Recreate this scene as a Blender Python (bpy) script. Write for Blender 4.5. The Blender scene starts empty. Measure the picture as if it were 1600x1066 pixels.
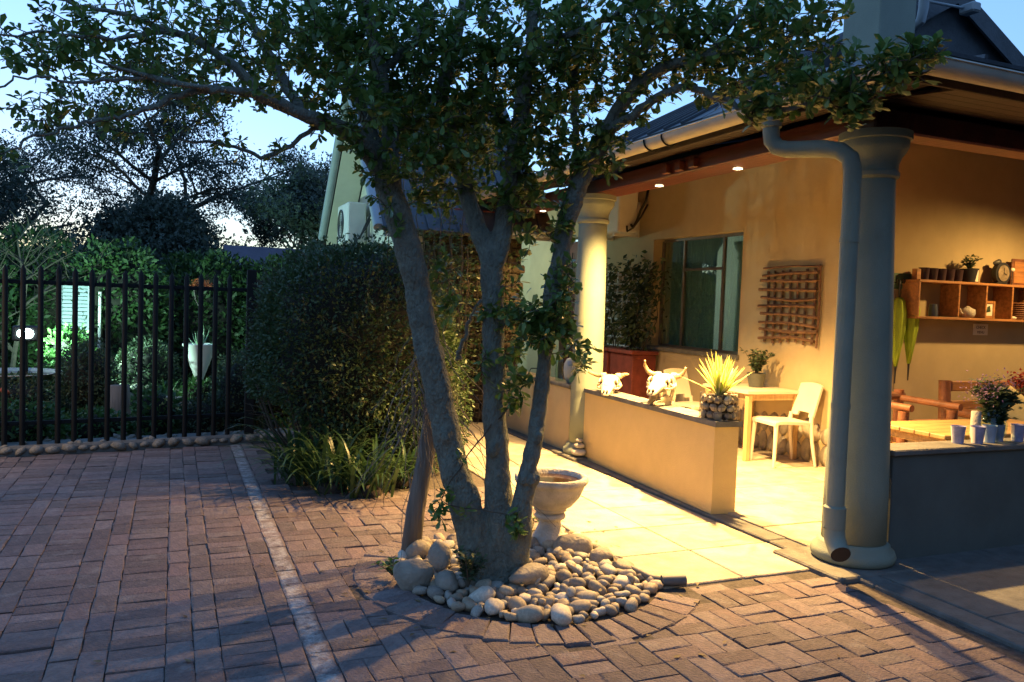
import bpy, bmesh, math, random
import numpy as np
from math import sin, cos, pi, radians
from mathutils import Vector, Matrix, noise

S = bpy.context.scene
C = S.collection

# ------------------------------------------------------------------ camera
cam_d = bpy.data.cameras.new('camera')
cam = bpy.data.objects.new('camera', cam_d)
C.objects.link(cam)
cam_d.sensor_width = 36.0
cam_d.lens = 36.0 * 1260.48 / 1600
cam_d.clip_start, cam_d.clip_end = 0.05, 2000
yaw, pitch, roll = radians(22.82475883), radians(2.68050701), radians(2.02107833)
Fv = Vector((sin(yaw) * cos(pitch), cos(yaw) * cos(pitch), -sin(pitch)))
R0 = Vector((cos(yaw), -sin(yaw), 0))
U0 = R0.cross(Fv)
Rv = R0 * cos(roll) + U0 * sin(roll)
Uv = -R0 * sin(roll) + U0 * cos(roll)
m = Matrix((Rv, Uv, -Fv)).transposed().to_4x4()
m.translation = Vector((0, 0, 1.6))
cam.matrix_world = m
S.camera = cam

# ------------------------------------------------------------------ sky (dusk: the sun is just under the horizon)
SUN_AZ = radians(-6)          # measured from +Y, clockwise
SUN_EL = radians(-1.0)
w = bpy.data.worlds.new('World')
S.world = w
w.use_nodes = True
nt = w.node_tree
nt.nodes.clear()
out = nt.nodes.new('ShaderNodeOutputWorld')
bg = nt.nodes.new('ShaderNodeBackground')
sky = nt.nodes.new('ShaderNodeTexSky')
sky.sky_type = 'NISHITA'
sky.sun_disc = False
sky.sun_elevation = SUN_EL
sky.sun_rotation = SUN_AZ
sky.altitude = 300
sky.air_density = 1.0
sky.dust_density = 0.6
sky.ozone_density = 2.0
tint = nt.nodes.new('ShaderNodeMix')
tint.data_type = 'RGBA'
tint.blend_type = 'MULTIPLY'
tint.inputs[0].default_value = 1.0
tint.inputs[7].default_value = (0.53, 0.84, 1.20, 1)     # the photograph's cool white balance
gam = nt.nodes.new('ShaderNodeGamma')                   # the camera's softer highlight response over the whole sky
gam.inputs[1].default_value = 0.58
nt.links.new(sky.outputs[0], gam.inputs[0])
nt.links.new(gam.outputs[0], tint.inputs[6])
nt.links.new(tint.outputs[2], bg.inputs[0])
bg.inputs[1].default_value = SKY_STRENGTH = 1.5
nt.links.new(bg.outputs[0], out.inputs[0])

S.view_settings.view_transform = 'Standard'
S.view_settings.look = 'None'
S.view_settings.exposure = 0.25
S.view_settings.gamma = 1.0
S.view_settings.use_curve_mapping = False
S.render.engine = 'CYCLES'
S.cycles.max_bounces = 7
S.cycles.diffuse_bounces = 4
S.cycles.glossy_bounces = 3
S.cycles.transmission_bounces = 5
S.cycles.transparent_max_bounces = 8
S.cycles.sample_clamp_indirect = 4.0
S.cycles.caustics_reflective = False
S.cycles.caustics_refractive = False
try:
    S.cycles.use_denoising = True
    S.cycles.use_light_tree = True
except Exception:
    pass

WARM = (1.0, 0.585, 0.19)
DOWN_W, VER_W, FLOOD_W, PATH_W = 1950.0, 240.0, 420.0, 200.0
LAMP_X = 4.20
DOWN_Y = (5.39, 6.54, 9.14)


def lamp(name, kind, loc, power, col, size=0.03, aim=None, angle=None, blend=0.6):
    d = bpy.data.lights.new(name, kind)
    d.energy = power
    d.color = col
    if kind in ('POINT', 'SPOT'):
        d.shadow_soft_size = size
    if kind == 'SPOT':
        d.spot_size = angle
        d.spot_blend = blend
    o = bpy.data.objects.new(name, d)
    C.objects.link(o)
    o.location = loc
    if aim is not None:
        o.rotation_euler = (Vector(aim) - Vector(loc)).to_track_quat('-Z', 'Y').to_euler()
    return o


for y, f_ in zip(DOWN_Y, (1, 1, .12)):                      # the recessed lamps under the veranda beam
    lamp('downlight_lamp', 'SPOT', (LAMP_X, y, 2.725), DOWN_W * f_, WARM, 0.035, (LAMP_X - .22, y, 0), radians(136), 1.0)
lamp('veranda_lamp', 'SPOT', (8.3, 4.7, 2.85), VER_W, (1.0, .58, .18), 0.06, (8.0, 4.9, 0), radians(170), 0.7)
lamp('flood_lamp', 'SPOT', (-1.62, 12.10, 1.12), FLOOD_W, (0.55, 1.0, 0.80), 0.05, (.4, 13.7, 1.6), radians(158), 0.25)
lamp('far_bay_lamp', 'POINT', (4.7, 13.6, 2.3), 80.0, (0.72, 1.0, 0.78), 0.12)      # cool light from the far end of the veranda
lamp('path_lamp', 'SPOT', (-3.4, 8.0, 2.2), PATH_W, (1.0, 0.62, 0.22), 0.06, (-1.9, 9.3, 0.1), radians(100), 0.9)


# ------------------------------------------------------------------ materials
def mat(name, col, rough=0.7, var=0.15, scale=8.0, bump=0.0, bscale=60.0, col2=None, metal=0.0, spec=0.5, stretch=None,
        island=0.0, emis=None, emis_s=0.0, detail=4.0, patch=None):
    """Principled surface: noise mottling between two tones, optional per-piece tone, fine relief."""
    M = bpy.data.materials.new(name)
    M.use_nodes = True
    n = M.node_tree
    b = n.nodes['Principled BSDF']
    b.inputs['Roughness'].default_value = rough
    b.inputs['Metallic'].default_value = metal
    b.inputs['Specular IOR Level'].default_value = spec
    tc = n.nodes.new('ShaderNodeTexCoord')
    src = tc.outputs['Object']
    if stretch:
        mp = n.nodes.new('ShaderNodeMapping')
        mp.inputs['Scale'].default_value = stretch
        n.links.new(src, mp.inputs['Vector'])
        src = mp.outputs[0]
    tex = n.nodes.new('ShaderNodeTexNoise')
    tex.inputs['Scale'].default_value = scale
    tex.inputs['Detail'].default_value = detail
    tex.inputs['Roughness'].default_value = 0.65
    n.links.new(src, tex.inputs['Vector'])
    c2 = col2 or tuple(max(0.0, c * (1 - var * 2)) for c in col)
    c1 = col if col2 else tuple(min(1.0, c * (1 + var)) for c in col)
    ramp = n.nodes.new('ShaderNodeValToRGB')
    ramp.color_ramp.elements[0].position = 0.3
    ramp.color_ramp.elements[1].position = 0.7
    ramp.color_ramp.elements[0].color = (*c2, 1)
    ramp.color_ramp.elements[1].color = (*c1, 1)
    n.links.new(tex.outputs[0], ramp.inputs[0])
    colour = ramp.outputs[0]
    if island:
        gi = n.nodes.new('ShaderNodeNewGeometry')
        oi = n.nodes.new('ShaderNodeObjectInfo')
        ad = n.nodes.new('ShaderNodeMath'); ad.operation = 'ADD'
        fr = n.nodes.new('ShaderNodeMath'); fr.operation = 'FRACT'
        n.links.new(gi.outputs['Random Per Island'], ad.inputs[0])
        n.links.new(oi.outputs['Random'], ad.inputs[1])
        n.links.new(ad.outputs[0], fr.inputs[0])
        hs = n.nodes.new('ShaderNodeHueSaturation')
        for sock, lo, hi, k in (('Value', 1 - island, 1 + island, 1.0), ('Saturation', 1 - island * .6, 1 + island * .6, 7.31), ('Hue', 0.5 - island * .035, 0.5 + island * .035, 13.7)):
            mu = n.nodes.new('ShaderNodeMath'); mu.operation = 'MULTIPLY'; mu.inputs[1].default_value = k
            f2 = n.nodes.new('ShaderNodeMath'); f2.operation = 'FRACT'
            mr = n.nodes.new('ShaderNodeMapRange')
            mr.inputs[3].default_value = lo
            mr.inputs[4].default_value = hi
            n.links.new(fr.outputs[0], mu.inputs[0]); n.links.new(mu.outputs[0], f2.inputs[0])
            n.links.new(f2.outputs[0], mr.inputs[0]); n.links.new(mr.outputs[0], hs.inputs[sock])
        n.links.new(colour, hs.inputs['Color'])
        colour = hs.outputs[0]
    if patch:                                     # larger worn / stained patches: (colour, scale, threshold, softness, amount)
        pc, ps, pt, pw, pa = patch
        t2 = n.nodes.new('ShaderNodeTexNoise')
        t2.inputs['Scale'].default_value = ps
        t2.inputs['Detail'].default_value = 6
        t2.inputs['Roughness'].default_value = 0.7
        n.links.new(tc.outputs['Object'] if not island else n.nodes.new('ShaderNodeNewGeometry').outputs['Position'], t2.inputs['Vector'])
        mr = n.nodes.new('ShaderNodeMapRange')
        mr.inputs[1].default_value = pt
        mr.inputs[2].default_value = pt + pw
        mr.inputs[4].default_value = pa
        n.links.new(t2.outputs[0], mr.inputs[0])
        mx = n.nodes.new('ShaderNodeMix'); mx.data_type = 'RGBA'
        mx.inputs[7].default_value = (*pc, 1)
        n.links.new(mr.outputs[0], mx.inputs[0])
        n.links.new(colour, mx.inputs[6])
        colour = mx.outputs[2]
    n.links.new(colour, b.inputs['Base Color'])
    if bump:
        t3 = n.nodes.new('ShaderNodeTexNoise')
        t3.inputs['Scale'].default_value = bscale
        t3.inputs['Detail'].default_value = 6
        n.links.new(src, t3.inputs['Vector'])
        bp = n.nodes.new('ShaderNodeBump')
        bp.inputs['Strength'].default_value = min(1, bump)
        bp.inputs['Distance'].default_value = 0.02 * max(1, bump)
        n.links.new(t3.outputs[0], bp.inputs['Height'])
        n.links.new(bp.outputs[0], b.inputs['Normal'])
    if emis:
        b.inputs['Emission Color'].default_value = (*emis, 1)
        b.inputs['Emission Strength'].default_value = emis_s
    return M


def tones(M, cols):
    """Give each piece one of several tones (per mesh piece / per object), multiplied over its own mottling."""
    n = M.node_tree
    b = n.nodes['Principled BSDF']
    src = b.inputs['Base Color'].links[0].from_socket
    gi = n.nodes.new('ShaderNodeNewGeometry'); oi = n.nodes.new('ShaderNodeObjectInfo')
    ad = n.nodes.new('ShaderNodeMath'); ad.operation = 'ADD'
    fr = n.nodes.new('ShaderNodeMath'); fr.operation = 'FRACT'
    n.links.new(gi.outputs['Random Per Island'], ad.inputs[0]); n.links.new(oi.outputs['Random'], ad.inputs[1])
    n.links.new(ad.outputs[0], fr.inputs[0])
    r = n.nodes.new('ShaderNodeValToRGB')
    r.color_ramp.interpolation = 'CONSTANT'
    while len(r.color_ramp.elements) < len(cols):
        r.color_ramp.elements.new(.5)
    for k, c in enumerate(cols):
        r.color_ramp.elements[k].position = k / len(cols)
        r.color_ramp.elements[k].color = (*c, 1)
    n.links.new(fr.outputs[0], r.inputs[0])
    mx = n.nodes.new('ShaderNodeMix'); mx.data_type = 'RGBA'; mx.blend_type = 'MULTIPLY'
    mx.inputs[0].default_value = 1
    n.links.new(src, mx.inputs[6]); n.links.new(r.outputs[0], mx.inputs[7])
    n.links.new(mx.outputs[2], b.inputs['Base Color'])


def painted_band(M, x0, x1, col):
    """Worn paint stripe along Y between two X positions on the ground."""
    n = M.node_tree
    b = n.nodes['Principled BSDF']
    src = b.inputs['Base Color'].links[0].from_socket
    g_ = n.nodes.new('ShaderNodeNewGeometry')
    sp = n.nodes.new('ShaderNodeSeparateXYZ')
    n.links.new(g_.outputs['Position'], sp.inputs[0])
    nz = n.nodes.new('ShaderNodeTexNoise'); nz.inputs['Scale'].default_value = 11; nz.inputs['Detail'].default_value = 8; nz.inputs['Roughness'].default_value = .75
    n.links.new(g_.outputs['Position'], nz.inputs['Vector'])
    d = n.nodes.new('ShaderNodeMath'); d.operation = 'SUBTRACT'; d.inputs[1].default_value = (x0 + x1) / 2
    n.links.new(sp.outputs[0], d.inputs[0])
    a = n.nodes.new('ShaderNodeMath'); a.operation = 'ABSOLUTE'; n.links.new(d.outputs[0], a.inputs[0])
    e = n.nodes.new('ShaderNodeMapRange'); e.inputs[1].default_value = (x1 - x0) / 2 + .012; e.inputs[2].default_value = (x1 - x0) / 2 - .012
    n.links.new(a.outputs[0], e.inputs[0])
    t = n.nodes.new('ShaderNodeMapRange'); t.inputs[1].default_value = .40; t.inputs[2].default_value = .60; t.inputs[4].default_value = .75
    n.links.new(nz.outputs[0], t.inputs[0])
    mu = n.nodes.new('ShaderNodeMath'); mu.operation = 'MULTIPLY'
    n.links.new(e.outputs[0], mu.inputs[0]); n.links.new(t.outputs[0], mu.inputs[1])
    mx = n.nodes.new('ShaderNodeMix'); mx.data_type = 'RGBA'; mx.inputs[7].default_value = (*col, 1)
    n.links.new(mu.outputs[0], mx.inputs[0]); n.links.new(src, mx.inputs[6])
    n.links.new(mx.outputs[2], b.inputs['Base Color'])


def leafmat(name, col, col2, rough=0.45, trans=0.25, spec=0.5):
    """Leaf: tone differs from leaf to leaf, some light passes through."""
    M = bpy.data.materials.new(name)
    M.use_nodes = True
    n = M.node_tree
    b = n.nodes['Principled BSDF']
    b.inputs['Roughness'].default_value = rough
    b.inputs['Specular IOR Level'].default_value = spec
    gi = n.nodes.new('ShaderNodeNewGeometry')
    oi = n.nodes.new('ShaderNodeObjectInfo')
    ad = n.nodes.new('ShaderNodeMath'); ad.operation = 'ADD'
    fr = n.nodes.new('ShaderNodeMath'); fr.operation = 'FRACT'
    n.links.new(gi.outputs['Random Per Island'], ad.inputs[0])
    n.links.new(oi.outputs['Random'], ad.inputs[1])
    n.links.new(ad.outputs[0], fr.inputs[0])
    mx = n.nodes.new('ShaderNodeMix'); mx.data_type = 'RGBA'
    mx.inputs[6].default_value = (*col, 1)
    mx.inputs[7].default_value = (*col2, 1)
    n.links.new(fr.outputs[0], mx.inputs[0])
    n.links.new(mx.outputs[2], b.inputs['Base Color'])
    if trans:
        tr = n.nodes.new('ShaderNodeBsdfTranslucent')
        n.links.new(mx.outputs[2], tr.inputs[0])
        ms = n.nodes.new('ShaderNodeMixShader')
        ms.inputs[0].default_value = trans
        n.links.new(b.outputs[0], ms.inputs[1])
        n.links.new(tr.outputs[0], ms.inputs[2])
        n.links.new(ms.outputs[0], n.nodes['Material Output'].inputs[0])
    return M


def glassmat(name, tintc=(0.9, 1, 1), rough=0.0, alpha=0.15, refl=1.0):
    M = bpy.data.materials.new(name)
    M.use_nodes = True
    n = M.node_tree
    n.nodes.remove(n.nodes['Principled BSDF'])
    g = n.nodes.new('ShaderNodeBsdfGlossy'); g.inputs['Roughness'].default_value = rough
    g.inputs[0].default_value = (refl, refl, refl, 1)
    t = n.nodes.new('ShaderNodeBsdfTransparent'); t.inputs[0].default_value = (*tintc, 1)
    fz = n.nodes.new('ShaderNodeFresnel'); fz.inputs[0].default_value = 1.5
    ad = n.nodes.new('ShaderNodeMath'); ad.operation = 'ADD'; ad.inputs[1].default_value = alpha
    ad.use_clamp = True
    gb_ = n.nodes.new('ShaderNodeNewGeometry')              # only the outer face reflects
    iv = n.nodes.new('ShaderNodeMath'); iv.operation = 'SUBTRACT'; iv.inputs[0].default_value = 1.0
    n.links.new(gb_.outputs['Backfacing'], iv.inputs[1])
    mu = n.nodes.new('ShaderNodeMath'); mu.operation = 'MULTIPLY'
    n.links.new(fz.outputs[0], mu.inputs[0]); n.links.new(iv.outputs[0], mu.inputs[1])
    n.links.new(mu.outputs[0], ad.inputs[0])
    ms = n.nodes.new('ShaderNodeMixShader')
    n.links.new(ad.outputs[0], ms.inputs[0])
    n.links.new(t.outputs[0], ms.inputs[1])
    n.links.new(g.outputs[0], ms.inputs[2])
    n.links.new(ms.outputs[0], n.nodes['Material Output'].inputs[0])
    return M


# ------------------------------------------------------------------ mesh builder
class MB:
    def __init__(s):
        s.v, s.f = [], []

    def add(s, vs, fs):
        o = len(s.v)
        s.v.extend([tuple(p) for p in vs])
        s.f.extend([tuple(i + o for i in q) for q in fs])
        return s

    def box(s, lo, hi, ch=0.0, M=None):
        """Box between two corners, edges chamfered by ch."""
        lo, hi = Vector(lo), Vector(hi)
        c, h = (lo + hi) / 2, (hi - lo) / 2
        vs, fs = [], []
        ch = min(ch, min(h) * 0.9)
        if ch <= 0:
            for z in (-1, 1):
                for x, y in ((-1, -1), (1, -1), (1, 1), (-1, 1)):
                    vs.append(c + Vector((x * h.x, y * h.y, z * h.z)))
            fs = [(3, 2, 1, 0), (4, 5, 6, 7), (0, 1, 5, 4), (1, 2, 6, 5), (2, 3, 7, 6), (3, 0, 4, 7)]
        else:
            idx = {}
            for sx in (-1, 1):
                for sy in (-1, 1):
                    for sz in (-1, 1):
                        for a in range(3):
                            d = [h.x - ch, h.y - ch, h.z - ch]
                            d[a] = (h.x, h.y, h.z)[a]
                            idx[(sx, sy, sz, a)] = len(vs)
                            vs.append(c + Vector((sx * d[0], sy * d[1], sz * d[2])))
            for a in range(3):
                b2, c2 = (a + 1) % 3, (a + 2) % 3
                for sg in (-1, 1):
                    q = []
                    for t1, t2 in ((-1, -1), (1, -1), (1, 1), (-1, 1)):
                        k = [0, 0, 0]; k[a] = sg; k[b2] = t1; k[c2] = t2
                        q.append(idx[(k[0], k[1], k[2], a)])
                    fs.append(tuple(q if sg > 0 else q[::-1]))
                    for s2 in (-1, 1):
                        q = []
                        for t3, ax in ((-1, a), (1, a), (1, b2), (-1, b2)):
                            k = [0, 0, 0]; k[a] = sg; k[b2] = s2; k[c2] = t3
                            q.append(idx[(k[0], k[1], k[2], ax)])
                        fs.append(tuple(q if sg * s2 < 0 else q[::-1]))
            for sx in (-1, 1):
                for sy in (-1, 1):
                    for sz in (-1, 1):
                        q = [idx[(sx, sy, sz, a)] for a in range(3)]
                        fs.append(tuple(q if sx * sy * sz > 0 else q[::-1]))
        if M is not None:
            vs = [M @ p for p in vs]
        return s.add(vs, fs)

    def tube(s, pts, rad, n=8, caps=True, flat=1.0, jit=0.0):
        """Round bar along a polyline with one radius per point (or one for all)."""
        P = [Vector(p) for p in pts]
        if not hasattr(rad, '__len__'):
            rad = [rad] * len(P)
        t = (P[1] - P[0]).normalized()
        up = Vector((0, 0, 1)) if abs(t.z) < 0.9 else Vector((1, 0, 0))
        a = t.cross(up).normalized()
        vs, fs = [], []
        for i, p in enumerate(P):
            if i == 0:
                t = P[1] - P[0]
            elif i == len(P) - 1:
                t = P[-1] - P[-2]
            else:
                t = (P[i + 1] - P[i]).normalized() + (P[i] - P[i - 1]).normalized()
            t.normalize()
            a = (a - t * a.dot(t)).normalized()
            b = t.cross(a)
            for k in range(n):
                an = 2 * pi * k / n
                r = rad[i] * (1 + (random.uniform(-jit, jit) if jit else 0))
                vs.append(p + a * (cos(an) * r) + b * (sin(an) * r * flat))
        for i in range(len(P) - 1):
            for k in range(n):
                k2 = (k + 1) % n
                fs.append((i * n + k, i * n + k2, (i + 1) * n + k2, (i + 1) * n + k))
        if caps:
            fs.append(tuple(range(n))[::-1])
            fs.append(tuple((len(P) - 1) * n + k for k in range(n)))
        return s.add(vs, fs)

    def lathe(s, prof, n=24, c=(0, 0, 0), closed=False, M=None, lobes=0, lob=0.0):
        c = Vector(c)
        vs, fs = [], []
        for r, z in prof:
            for k in range(n):
                an = 2 * pi * k / n
                rr = r * (1 + lob * abs(sin(an * lobes / 2))) if lobes else r
                p = Vector((rr * cos(an), rr * sin(an), z))
                vs.append(c + (M @ p if M is not None else p))
        m_ = len(prof)
        for i in range(m_ if closed else m_ - 1):
            j = (i + 1) % m_
            for k in range(n):
                k2 = (k + 1) % n
                fs.append((i * n + k, i * n + k2, j * n + k2, j * n + k))
        if not closed:
            if prof[0][0] > 1e-5:
                fs.append(tuple(range(n))[::-1])
            if prof[-1][0] > 1e-5:
                fs.append(tuple((m_ - 1) * n + k for k in range(n)))
        return s.add(vs, fs)

    def prism(s, poly, lo, hi, axis='z'):
        """Flat polygon (counter-clockwise seen from +axis) extruded along an axis."""
        n = len(poly)
        mk = {'z': lambda a, b, t: (a, b, t), 'y': lambda a, b, t: (a, t, b), 'x': lambda a, b, t: (t, a, b)}[axis]
        vs = [mk(a, b, lo) for a, b in poly] + [mk(a, b, hi) for a, b in poly]
        fs = [tuple(range(n))[::-1], tuple(range(n, 2 * n))] + [(i, (i + 1) % n, n + (i + 1) % n, n + i) for i in range(n)]
        if axis == 'y':
            fs = [q[::-1] for q in fs]
        return s.add(vs, fs)

    def stone(s, c, r, seed=0, rough=0.12, sub=2, M=None):
        """Rounded, uneven stone with half-axes r."""
        bm = bmesh.new()
        bmesh.ops.create_icosphere(bm, subdivisions=sub, radius=1)
        off = Vector((seed * 7.13, seed * 3.71, seed * 1.37))
        vs = []
        for v in bm.verts:
            p = v.co
            k = 1 + rough * 1.6 * noise.noise(p * 0.9 + off) + rough * 0.5 * noise.noise(p * 2.4 + off)
            p = Vector((p.x * r[0], p.y * r[1], p.z * r[2])) * k
            if M is not None:
                p = M @ p
            vs.append(Vector(c) + p)
        fs = [tuple(v.index for v in f.verts) for f in bm.faces]
        bm.free()
        return s.add(vs, fs)

    def mesh(s, name, mt, smooth=False):
        me = bpy.data.meshes.new(name)
        me.from_pydata(s.v, [], s.f)
        if mt:
            me.materials.append(mt)
        if smooth:
            me.shade_smooth() if hasattr(me, 'shade_smooth') else [setattr(p, 'use_smooth', True) for p in me.polygons]
        me.update()
        return me


def put(name, me, parent=None, loc=None, rot=None, scale=None):
    o = bpy.data.objects.new(name, me)
    C.objects.link(o)
    if loc is not None:
        o.location = loc
    if rot is not None:
        o.rotation_euler = rot
    if scale is not None:
        o.scale = scale
    if parent is not None:
        o.parent = parent
        if parent.parent is None:
            o.matrix_parent_inverse = (Matrix.Translation(parent.location) @ parent.rotation_euler.to_matrix().to_4x4()).inverted() if not parent.get('_local') else Matrix()
    return o


def obj(name, mb, mt, parent=None, smooth=False, angle=None):
    """One mesh object. Geometry in world coordinates unless the parent thing is marked local."""
    me = mb.mesh(name, mt, smooth)
    if angle is not None:
        for p in me.polygons:
            p.use_smooth = True
        try:
            me.set_sharp_from_angle(angle=radians(angle))
        except Exception:
            pass
    return put(name, me, parent)


def tag(o, label, cat, group=None):
    o['label'] = label
    o['category'] = cat
    if group:
        o['group'] = group
    return o


def thing(name, label, cat, loc=(0, 0, 0), rotz=0.0, group=None, local=False):
    o = bpy.data.objects.new(name, None)
    C.objects.link(o)
    o.empty_display_size = 0.1
    o.location = loc
    o.rotation_euler = (0, 0, rotz)
    if local:
        o['_local'] = 1
    return tag(o, label, cat, group)


def struct(name, mb, mt, smooth=False):
    o = obj(name, mb, mt, None, smooth)
    o['kind'] = 'structure'
    return o


def stuff(o):
    o['kind'] = 'stuff'
    return o


def np_mesh(name, V, F, mt, smooth=False):
    """Fast mesh from arrays: V (n,3), F (m,3)."""
    me = bpy.data.meshes.new(name)
    V = np.asarray(V, np.float32); F = np.asarray(F, np.int32)
    k = F.shape[1]
    me.vertices.add(len(V)); me.vertices.foreach_set('co', V.ravel())
    me.loops.add(F.size); me.loops.foreach_set('vertex_index', F.ravel())
    me.polygons.add(len(F))
    me.polygons.foreach_set('loop_start', np.arange(0, F.size, k, dtype=np.int32))
    me.polygons.foreach_set('loop_total', np.full(len(F), k, np.int32))
    if smooth:
        me.polygons.foreach_set('use_smooth', np.ones(len(F), bool))
    me.materials.append(mt)
    me.update(calc_edges=True)
    me.validate()
    return me


# leaf shapes: x along the leaf, y across, z up
LEAF_OB = (np.array([(0, 0, 0), (.42, .15, .02), (.42, 0, -.02), (.42, -.15, .02), (.78, .23, .0), (.78, 0, -.045), (.78, -.23, .0), (1, 0, -.06)], float),
           np.array([(0, 2, 1), (0, 3, 2), (1, 2, 5), (1, 5, 4), (2, 3, 6), (2, 6, 5), (4, 5, 7), (5, 6, 7)]))
LEAF_EL = (np.array([(0, 0, 0), (.5, .24, .04), (.5, -.24, .04), (1, 0, -.05)], float), np.array([(0, 2, 3), (0, 3, 1)]))
LEAF_NE = (np.array([(0, .05, 0), (0, -.05, 0), (1, 0, 0)], float), np.array([(0, 1, 2)]))
LEAF_CL = (np.array([(0, 0, 0), (.4, .3, .1), (.35, -.32, -.05), (.75, .1, -.2), (.95, .45, .0), (1.0, -.3, .1)], float), np.array([(0, 2, 1), (1, 3, 4), (2, 5, 3), (0, 3, 1)]))
RNG = np.random.default_rng(11)


def unit(v):
    return v / np.maximum(np.linalg.norm(v, axis=-1, keepdims=True), 1e-9)


def leaves(P, D, size, tmpl=LEAF_EL, up=(0, 0, 1), rolljit=0.5):
    """Leaves at P pointing along D; returns vertex and triangle arrays."""
    P = np.asarray(P, float); D = unit(np.asarray(D, float))
    n = len(P)
    U = np.tile(np.array(up, float), (n, 1)) + RNG.normal(0, rolljit, (n, 3))
    Y = unit(np.cross(U, D)); Z = np.cross(D, Y)
    T, F = tmpl
    sz = np.broadcast_to(np.asarray(size, float), (n,))
    V = P[:, None, :] + sz[:, None, None] * (T[None, :, 0, None] * D[:, None, :] + T[None, :, 1, None] * Y[:, None, :] + T[None, :, 2, None] * Z[:, None, :])
    FF = F[None] + (np.arange(n) * len(T))[:, None, None]
    return V.reshape(-1, 3), FF.reshape(-1, 3)


def merge(parts):
    V, F, o = [], [], 0
    for v, f in parts:
        V.append(v); F.append(np.asarray(f) + o); o += len(v)
    return np.concatenate(V), np.concatenate(F)
# ------------------------------------------------------------------ palette
M_soil = mat('soil', (.055, .042, .032), .95, .3, 9, .6, 40)
M_sand = mat('joint_sand', (.085, .07, .06), .95, .3, 30, .4, 120)
M_brick = mat('paving_brick', (.195, .145, .135), .86, .2, 20, .6, 60, col2=(.11, .087, .085), island=.27, patch=((.28, .255, .235), 6.0, .55, .18, .6))
M_brickpaint = mat('painted_brick', (.195, .145, .135), .86, .2, 20, .6, 60, col2=(.11, .087, .085), island=.27, patch=((.28, .255, .235), 6.0, .55, .18, .6))
painted_band(M_brickpaint, .578, .668, (.46, .46, .45))
M_slab = mat('floor_slab', (.40, .345, .26), .75, .18, 5, .35, 70, island=.14, patch=((.26, .22, .17), 3.2, .58, .2, .4))
M_concrete = mat('concrete', (.15, .147, .135), .85, .18, 7, .4, 60, patch=((.11, .105, .095), 2.5, .55, .2, .4))
M_plaster = mat('plaster', (.46, .37, .22), .88, .05, 2.5, .25, 160, patch=((.36, .27, .14), 1.6, .62, .2, .3))
M_wall_lit = mat('lit_wall_plaster', (.60, .455, .205), .88, .05, 2.5, .3, 150, patch=((.44, .33, .16), 2.2, .58, .2, .45))  # lamplight on the low wall put into a lighter copy of the plaster
M_plaster2 = mat('pale_plaster', (.62, .60, .50), .88, .05, 2.5, .25, 160, patch=((.5, .48, .4), 1.6, .6, .2, .3))
M_colm = mat('column_paint', (.22, .255, .205), .7, .06, 3, .2, 120, patch=((.12, .13, .105), 2.2, .56, .2, .4))
M_wall_shade = mat('shaded_wall_plaster', (.10, .118, .112), .85, .08, 3, .3, 140, patch=((.07, .08, .075), 1.8, .55, .2, .5))  # shade of the right low wall put into a darker plaster colour
M_gutter = mat('gutter_paint', (.45, .42, .35), .45, .08, 3, .08, 60)
M_beam = mat('varnished_timber', (.11, .027, .014), .38, .25, 5, .25, 40, stretch=(1, .12, 1))
M_board = mat('grey_board', (.06, .072, .085), .6, .2, 6, .2, 40)
M_eaves = mat('dark_eaves', (.022, .010, .007), .5, .25, 5, .2, 40, stretch=(1, .15, 1))
M_soffit = mat('soffit_boards', (.2, .07, .035), .5, .25, 6, .2, 40, stretch=(1, .15, 1))
M_slate = mat('roof_sheet', (.065, .075, .09), .55, .2, 3, .2, 30, island=.1)
M_white = mat('white_paint', (.72, .71, .67), .5, .05, 4, .05)
M_steel = mat('window_steel', (.10, .085, .07), .45, .15, 8)
M_black = mat('black_steel', (.004, .0048, .005), .7, .2, 12, .15, 80, spec=.3)
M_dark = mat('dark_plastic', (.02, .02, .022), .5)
M_bark = mat('bark', (.215, .23, .185), .9, .2, 34, 1.7, 70, col2=(.115, .12, .098), stretch=(1, 1, .55), detail=9, patch=((.28, .305, .25), 6, .52, .22, .5))
M_twig = mat('twig_bark', (.085, .07, .05), .9, .2, 20)
M_pole = mat('weathered_wood', (.20, .17, .14), .9, .25, 9, .7, 40, stretch=(1, 1, .1))
M_leaf = leafmat('tree_leaf', (.075, .16, .034), (.15, .24, .055), .36, .3)
M_hedge = leafmat('hedge_leaf', (.032, .070, .023), (.066, .112, .038), .5, .2)
M_garden = leafmat('garden_leaf', (.035, .10, .025), (.075, .16, .04), .5, .3)
M_screen = leafmat('screen_leaf', (.028, .07, .02), (.05, .105, .03), .55, .25)
M_garden2 = leafmat('dark_garden_leaf', (.04, .075, .034), (.075, .11, .05), .6, .25)
M_far = leafmat('far_leaf', (.028, .05, .04), (.05, .08, .06), .6, .2)
M_blade = leafmat('strap_leaf', (.03, .075, .025), (.065, .12, .04), .35, .25)
M_grassm = leafmat('lawn_blade', (.05, .10, .03), (.08, .15, .045), .6, .3)
M_core = mat('dark_core', (.018, .018, .012), .95, .3, 20)  # for the solid lumps added inside foliage as light blockers
M_stone = mat('pebble', (.42, .39, .34), .62, .15, 6, .25, 70, island=.2, patch=((.22, .19, .15), 14, .60, .1, .5))
tones(M_stone, ((1, .98, .95), (.85, .74, .6), (.62, .58, .54), (.95, .86, .72), (.55, .5, .42), (.78, .82, .84), (1.2, 1.18, 1.12), (.72, .62, .5)))
M_ledge = mat('ledge_stone', (.085, .07, .05), .9, .25, 8, .5, 45, island=.3)
M_boulder = mat('boulder_rock', (.30, .265, .215), .8, .22, 4, .5, 45, patch=((.2, .19, .17), 5, .55, .15, .6))
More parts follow.
